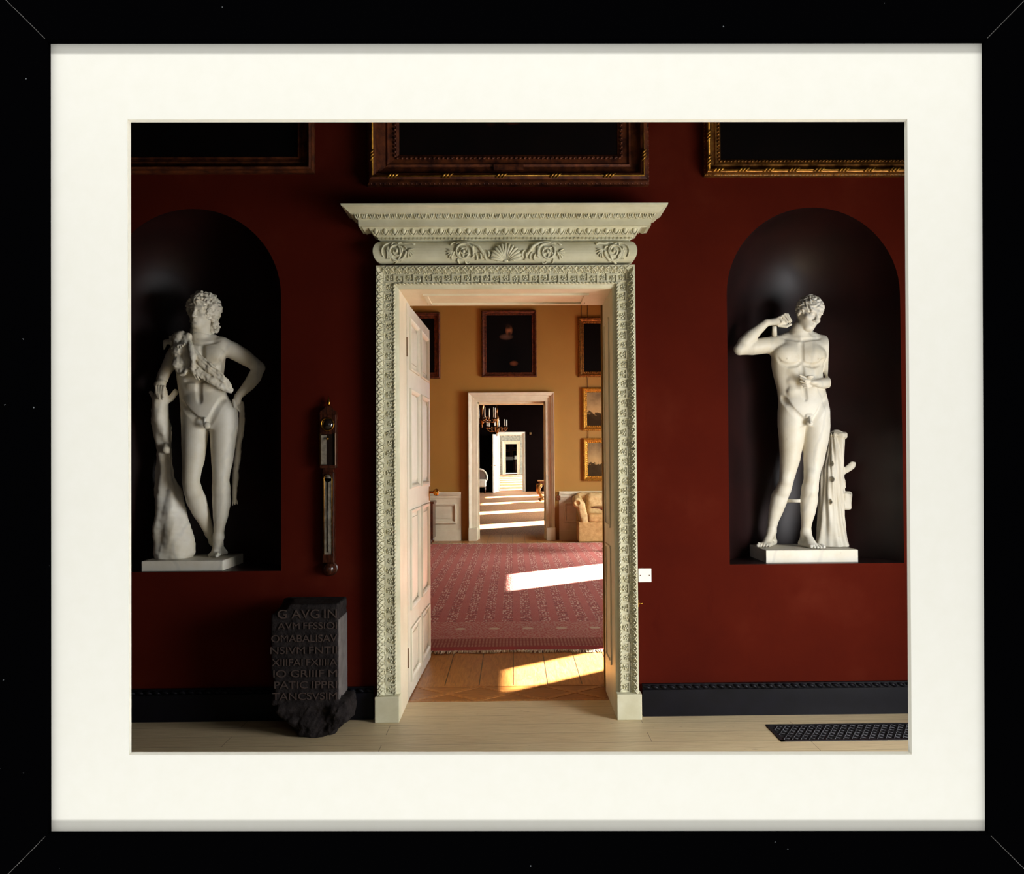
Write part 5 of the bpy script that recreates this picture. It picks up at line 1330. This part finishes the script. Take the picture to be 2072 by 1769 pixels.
cut = MB(); cut.box(X1 - .012, X1 + .003, yS + .012, yS + .292, zb2 + .01, zt2 - .09, .003); cut.build('lit_cut_face', mat('cut stone with painted side light', srgb(104, 98, 95), .8, col2=srgb(84, 78, 76), scale=16, bump=.3, bscale=50, bdist=.004), isx, label='smoother cut side of the slab, painted paler as if lit from the right')  # smooth side face; its paler colour stands in for light from the right
ltm = mat('cut lettering', srgb(64, 50, 43), .9)
lines = [('G  AVG IN', 562, 1252, 26), ('AVM FFSSIOI', 562, 1274, 20), ('OMABALISAV', 549, 1300, 21), ('NSIVM FNTII', 547, 1324, 21), ('XIIIFAI FXIIIIA', 550, 1348, 20), ('IO GRIIIF M', 553, 1371, 21), ('PATIC IPPRI', 555, 1394, 21), ('TANCSVSIM', 551, 1417, 21)]
def text_mesh(tx, size):
    cu = bpy.data.curves.new('inscription_word', 'FONT'); cu.body = tx; cu.size = size; cu.extrude = .0015
    to = bpy.data.objects.new('tmp_text', cu); COL.objects.link(to); bpy.context.view_layer.update()
    me = bpy.data.meshes.new_from_object(to.evaluated_get(bpy.context.evaluated_depsgraph_get())); bpy.data.objects.remove(to); bpy.data.curves.remove(cu); return me
for tx, px, py, h in lines:
    p = U(px, py, yS - .004); w = (680 - px) / F * yS; sz = h / F * yS * .98; words = tx.split(); mes = [text_mesh(q, sz) for q in words]
    ext = [(min(v.co.x for v in m_.vertices), max(v.co.x for v in m_.vertices)) for m_ in mes]; gap = sz * .34
    tot = sum(b_ - a_ for a_, b_ in ext) + gap * (len(words) - 1); k = w / tot; cur = 0
    for m_, (a_, b_) in zip(mes, ext):
        for v in m_.vertices: x, y, z = v.co; v.co = Vector(((cur + x - a_) * k, -z, y)) + p - Vector(isx['_at'])
        cur += b_ - a_ + gap; m_.materials.append(ltm); o = bpy.data.objects.new('inscription_word', m_); COL.objects.link(o); o.parent = isx

# ---------------------------------------------------------------- room 3 (dark room) and beyond
Y3 = 46.0; RX3 = 4.6; CE3 = 6.2
dkred = mat('dark red brown wall', srgb(15, 8, 7), .9, col2=srgb(11, 6, 5), scale=2, spec=0)
wf3 = mat('worn oak floor', srgb(214, 152, 102), .5, col2=srgb(138, 84, 50), scale=4, stretch=(10, 1, 1), lo=.3, hi=.7)
YB3 = Y2 + 1.25
MB().box(-RX3 - .2, RX3 + .2, YB3, 101.0, -.08, 0).build('floor_5', wf3, **ST)
MB().box(-RX3 - .2, RX3 + .2, YB3 - .05, Y3 + .8, CE3, CE3 + .1).build('ceiling_3', dkred, **ST)
MB().box(-RX3 - .2, -RX3, YB3 - .05, Y3, 0, CE3).build('wall_left_3', dkred, **ST)
W3 = []
for yl in (22.1, 27.9, 33.7, 39.5): W3.append((yl + 3.55, yl + 5.25, .5, 4.75))
holed_wall('wall_right_3', RX3, YB3 - .05, Y3, CE3, W3, dkred)
m = MB(); m.box(-RX3 - .2, D2L - .01, YB3 - .06, YB3, 0, CE3); m.box(D2R + .01, RX3 + .2, YB3 - .06, YB3, 0, CE3); m.box(D2L, D2R, YB3 - .06, YB3, D2T, CE3); m.build('wall_front_3', dkred, **ST)
D3L, D3R = U(1010, 950, Y3).x, U(1057.5, 950, Y3).x; D3T = U(1034, 880, Y3).z
m = MB(); m.box(-RX3 - .2, D3L, Y3, Y3 + .8, 0, CE3); m.box(D3R, RX3 + .2, Y3, Y3 + .8, 0, CE3); m.box(D3L, D3R, Y3, Y3 + .8, D3T, CE3); m.build('wall_back_3', dkred, **ST)
whitep = mat('white paint', srgb(232, 230, 214), .45)
t3 = empty('trim_4', (0, Y3, 0), **ST)
aw3 = U(1063, 950, Y3).x - D3R
MB().arch(D3L, D3R, 0, D3T, Y3, [(0, 0), (0, .05), (aw3 * .5, .06), (aw3 * .6, .10), (aw3, .12), (aw3, 0)], 0).build('architrave', whitep, t3)
m = MB(); m.box(D3L - .01, D3L + .01, Y3, Y3 + .8, 0, D3T); m.box(D3R - .01, D3R + .01, Y3, Y3 + .8, 0, D3T); m.box(D3L, D3R, Y3, Y3 + .8, D3T - .01, D3T + .01); m.build('door_lining', whitep, t3)
rw3 = [(.12, .5), (.66, 1.4), (1.55, 2.4), (2.54, 2.9)]
door_leaf('door_2', (D3L - .10, Y3 - .15, .012), -PI / 2 - .17, 1.30, D3T - .02, .05, rw3, whitep, 1.4, ST)
# room 4 (grey room)
Y4 = 99.0; RX4 = 4.6
grw = mat('grey blue damask wall', srgb(168, 172, 158), .6, col2=srgb(140, 146, 136), scale=5, lo=.45, hi=.55)
MB().box(-RX4 - .2, RX4 + .2, Y3 + .8, Y4 + .6, 6.2, 6.3).build('ceiling_4', whitep, **ST)
MB().box(-RX4 - .2, -RX4, Y3 + .8, Y4, 0, 6.2).build('wall_left_4', grw, **ST)
W4 = [(y_, y_ + 2.2, .5, 4.9) for y_ in (52, 58, 64.5, 71, 78, 85, 92.5)]
holed_wall('wall_right_4', RX4, Y3 + .8, Y4, 6.2, W4, grw)
D4L, D4R, D4T = U(1023, 940, Y4).x, U(1046.3, 940, Y4).x, U(1034, 898.5, Y4).z
m = MB(); m.box(-RX4 - .2, D4L, Y4, Y4 + .6, 0, 6.2); m.box(D4R, RX4 + .2, Y4, Y4 + .6, 0, 6.2); m.box(D4L, D4R, Y4, Y4 + .6, D4T, 6.2); m.build('wall_back_4', grw, **ST)
t4 = empty('trim_5', (0, Y4, 0), **ST)
MB().arch(D4L, D4R, 0, D4T, Y4, [(0, 0), (0, .06), (.2, .08), (.22, .14), (.36, .2), (.36, 0)], 0).build('architrave', creamp, t4)
m = MB(); m.box(D4L - .03, D4L + .02, Y4, Y4 + .6, 0, D4T); m.box(D4R - .02, D4R + .03, Y4, Y4 + .6, 0, D4T); m.build('door_lining', creamp, t4)
MB().box(-RX4, RX4, Y4 - .03, Y4, 4.35, 4.75).build('trim_6', mat('patterned frieze', srgb(130, 134, 122), .6, col2=srgb(176, 178, 160), scale=4, lo=.48, hi=.52), **ST)
# end room
Y5 = 122.0
endw = mat('end room red wall', srgb(84, 44, 34), .7, col2=srgb(52, 28, 24), scale=1.2)
m = MB(); m.box(-4, 4, Y5, Y5 + .1, 0, 6); m.box(-4.1, -4, Y4 + .6, Y5, 0, 6); m.build('wall_back_5', endw, **ST)
holed_wall('wall_right_5', 4, Y4 + .6, Y5, 6, [(108, 110, .5, 4.0)], endw)
MB().box(-4, 4, Y4 + .6, Y5, 6, 6.1).build('ceiling_5', endw, **ST); MB().box(-4, 4, 101.0, Y5, -.08, .0).build('floor_6', mat('pale grey carpet floor', srgb(160, 166, 164), .8), **ST)
GX = 'dark pictures on the wall of the farthest room'
def E5(px, py, y=Y5 - .06): return U(px, py, y)
for px0, px1, py0, py1, lb in ((1022.5, 1031, 899, 911, 'small dark picture in the farthest room, upper left on its red wall'), (1037, 1047, 898, 908, 'small dark picture in the farthest room, upper right on its red wall'), (1036, 1046, 911, 924, 'small dark picture with gilt edge in the farthest room, lower right'), (1022, 1033, 913.5, 924, 'small dark picture in the farthest room, directly above the white mantel')):
    a, b = E5(px0, py1), E5(px1, py0); painting(lb, a.x, b.x, a.z, b.z, Y5 - .002, .10, giltd, CM['dark'], .08, 0, group=GX)
a, b = U(1023, 947, 119), U(1038, 924.5, 119)
fp_ = empty('fireplace', ((a.x + b.x) / 2, 119.4, 0), label='white marble fireplace in the farthest room at the end of the enfilade', category='fireplace')
zb_ = U(1030, 931.5, 119).z
MB().box(a.x - .3, b.x, 119, 119.5, zb_ - .0, b.z, .02).build('mantel', whitep, fp_); MB().box(a.x - .3, b.x, 119.05, 119.5, 0, zb_).build('firebox', darkrm, fp_)
lp = E5(1043.5, 945, 113); lt = empty('table_lamp', (lp.x, 113, 0), label='lamp with a white shade on a small stand in the farthest room', category='lamp')
MB().lathe([(.30, 1.75), (.20, 2.25)], (lp.x, 113, 0), 16).build('lamp_shade', whitep, lt); MB().lathe([(.22, 0), (.06, .06), (.05, .9), (.12, 1.1), (.10, 1.4), (.03, 1.75)], (lp.x, 113, 0), 12).build('pole', wdk, lt)
# chandeliers
cand = mat('candle wax', srgb(236, 228, 205), .5)
dbr = mat('antique brass', srgb(150, 92, 36), .32, .9, col2=srgb(70, 38, 16), scale=20)
def chandelier(c, rad, n, zbot, zcup, clen, label, ph=0, cr=.018):
    c = Vector((c[0], c[1], 0)); r = empty('chandelier', (c.x, c.y, zbot), label=label, category='chandelier', group='brass chandeliers in the dark room')
    MB().lathe([(.008, zbot), (.03, zbot + .04), (.012, zbot + .09), (.06, zbot + .15), (.11, zbot + .22), (.07, zbot + .30), (.03, zbot + .36), (.05, zbot + .55), (.09, zbot + .70), (.04, zbot + .82), (.02, zbot + .95), (.055, zbot + 1.02), (.015, zbot + 1.08), (.012, CE3)], c, 14).build('stem', dbr, r)
    for i in range(n):
        a = ph + 2 * PI * i / n; d = Vector((math.cos(a), math.sin(a), 0)); z0 = zbot + .28
        ar = MB().tube([c + d * .05 + Vector((0, 0, z0)), c + d * rad * .35 + Vector((0, 0, z0 - .09)), c + d * rad * .7 + Vector((0, 0, z0 - .10)), c + d * rad * .95 + Vector((0, 0, zcup - .08)), c + d * rad + Vector((0, 0, zcup - .01))], [.018, .016, .015, .015, .012], 6)
        ar.tube([c + d * rad * .5 + Vector((0, 0, z0 - .1)), c + d * rad * .6 + Vector((0, 0, z0 + .02)), c + d * rad * .5 + Vector((0, 0, z0 + .08)), c + d * rad * .42 + Vector((0, 0, z0 + .02))], .010, 6)
        ao = ar.build('arm', dbr, r)
        MB().lathe([(.012, zcup - .03), (.055, zcup), (.058, zcup + .012), (.024, zcup + .014), (.026, zcup + .06), (.018, zcup + .06)], c + d * rad, 12).build('drip_pan', dbr, ao)
        MB().lathe([(cr, zcup + .05), (cr, zcup + clen), (.003, zcup + clen + .02)], c + d * rad, 8).build('candle', cand, ao)
q = U(1005.5, 883, 33); chandelier((q.x, 33), .40, 6, q.z, U(1005, 866, 33).z, .30, 'brass chandelier with candles, the farther one, centred left of the next doorway', .35)
q = U(975, 866, 26); chandelier((q.x, 26), .42, 8, q.z, U(985, 850, 26).z, .36, 'brass chandelier with tall white candles, the nearer one, partly behind the door jamb', .25)
# upholstered chair
wh = mat('white upholstery', srgb(228, 216, 196), .8, col2=srgb(210, 196, 172), scale=6)
brn = mat('brown chair back', srgb(112, 92, 78), .8)
yc_ = 44.2; qx = U(985.5, 980, yc_).x; zt_ = U(975, 949.5, yc_).z
ch = empty('upholstered_chair', (qx - .42, yc_, 0), label='round-backed upholstered chair with a white seat standing against the dark wall', category='chair')
g = SDF((qx - .95, yc_ - .10, .45), (qx + .05, yc_ + .35, zt_ + .05), .016)
g.ell((qx - .42, yc_ + .12, zt_ - .42), (.42, .10, .42), None, .02); g.box((qx - .42, yc_ + .12, .62), (.36, .08, .20), None, .06, .06); g.build('backrest', brn, ch)
pts = [(qx - .42 + .42 * math.cos(a), yc_ + .04, zt_ - .42 + .42 * math.sin(a)) for a in [-.6 + i * (PI + 1.2) / 20 for i in range(21)]]
MB().tube(pts, .045, 8).build('back_rim', wh, ch)
g = SDF((qx - .90, yc_ - .55, .25), (qx + .06, yc_ + .12, .85), .016); g.box((qx - .42, yc_ - .20, .52), (.38, .26, .20), None, .08, .02); g.build('seat', wh, ch)
for x in (qx - .10, qx - .74):
    for y in (yc_ - .38, yc_ + .05): MB().tube([(x, y, .34), (x + .02, y, .18), (x, y, 0)], [.035, .028, .018], 8).build('leg', wdk, ch)
g = SDF((qx - .90, yc_ - .50, .6), (qx - .30, yc_ - .0, 1.2), .016); g.box((qx - .60, yc_ - .13, .92), (.17, .07, .17), Matrix.Rotation(.1, 3, 'Y'), .06, .02)
cu_ = g.build('cushion', mat('salmon cushion', srgb(206, 140, 112), .85), None); cu_['label'] = 'salmon pink cushion propped on the round-backed chair'; cu_['category'] = 'cushion'
# gilt console table
yt = 34.6; xt = U(1076, 985, yt).x; ztt = U(1085, 975, yt).z
ct = empty('console_table', (xt + .7, yt + .3, 0), label='carved gilt console table with scrolled legs at the right of the dark room', category='table')
MB().box(xt + .25, xt + 1.7, yt, yt + .65, ztt, ztt + .05, .01).build('tabletop', wmid, ct); MB().box(xt + .32, xt + 1.64, yt + .05, yt + .6, ztt - .14, ztt, .01).build('apron', giltred, ct)
for x, sx in ((xt + .40, -1), (xt + 1.5, 1)):
    for y in (yt + .10, yt + .55):
        m = MB(); m.tube([(x, y, ztt - .08), (x + sx * .12, y, ztt - .22), (x + sx * .13, y, ztt - .38), (x + sx * .02, y, ztt - .58), (x - sx * .06, y, ztt - .75), (x + sx * .02, y, .10), (x + sx * .10, y, .05)], [.09, .11, .09, .06, .05, .05, .07], 8)
        m.tube([(x + sx * .12, y - .02, ztt - .24), (x + sx * .20, y - .02, ztt - .18), (x + sx * .18, y - .02, ztt - .10), (x + sx * .10, y - .02, ztt - .12)], .03, 6); m.build('leg', giltd, ct)
a = U(1071, 880, Y3 - .04); b = U(1075, 875, Y3 - .04)
bx = MB().box(a.x, b.x, Y3 - .06, Y3, a.z, b.z, .01).build('wall_box', brass2, origin=((a.x + b.x) / 2, Y3 - .03, a.z)); bx['label'] = 'tiny square box high on the dark wall right of the third doorway'; bx['category'] = 'wall box'

# ---------------------------------------------------------------- light
SUN_E, KEY_E, SKY2, SKY3, LAMP_E = 92, 200, 88, 170, 57
def area(name, loc, direction, sx, sy, energy, color=(1, 1, 1), spread=180):
    l = bpy.data.lights.new(name, 'AREA'); l.shape = 'RECTANGLE'; l.size = sx; l.size_y = sy; l.energy = energy; l.color = color; l.spread = math.radians(spread)
    o = bpy.data.objects.new(name, l); COL.objects.link(o); o.location = loc
    o.rotation_euler = Vector(direction).to_track_quat('-Z', 'Z' if abs(Vector(direction).normalized().z) < .9 else 'Y').to_euler(); return o
sun = bpy.data.lights.new('sun', 'SUN'); sun.energy = SUN_E; sun.angle = math.radians(1.0); sun.color = (1, .95, .86)
so_ = bpy.data.objects.new('sun', sun); COL.objects.link(so_); so_.location = (20, 30, 20)
hd = Vector((-1, -.80, 0)); el = math.tan(math.radians(31.5)); so_.rotation_euler = Vector((-1, -.80, -el * hd.length)).to_track_quat('-Z', 'Y').to_euler()
area('window_light', (RX + .28, (WY0 + WY1) / 2, (WZ0 + WZ1) / 2), (-1, .85, -.38), WY1 - WY0, WZ1 - WZ0, KEY_E, (.96, .98, 1), 150)
for x, wins, e in ((RX2, W2, SKY2), (RX3, W3, SKY3), (RX4, W4, SKY3 * 1.1)):
    for a, b, z0, z1 in wins: area('window_light', (x + .28, (a + b) / 2, (z0 + z1) / 2), (-1, 0, -.3), b - a, z1 - z0, e * (b - a) * (z1 - z0), (.90, .97, 1), 150)
area('window_light', (4.28, 109, 2.2), (-1, 0, 0), 2, 3.5, 500, (1, .95, .86))
# two long copy lamps that light the framed piece from above and below
area('copy_lamp', (0, YM - 1.55 * KS, CAMZ + 4.1 * KS), (0, .38, -1), 8.5 * KS, .35 * KS, LAMP_E, (1, .99, .955), 130)
area('copy_lamp', (0, YM - 1.55 * KS, CAMZ - 4.1 * KS), (0, .38, 1), 8.5 * KS, .35 * KS, LAMP_E, (1, .99, .955), 130)
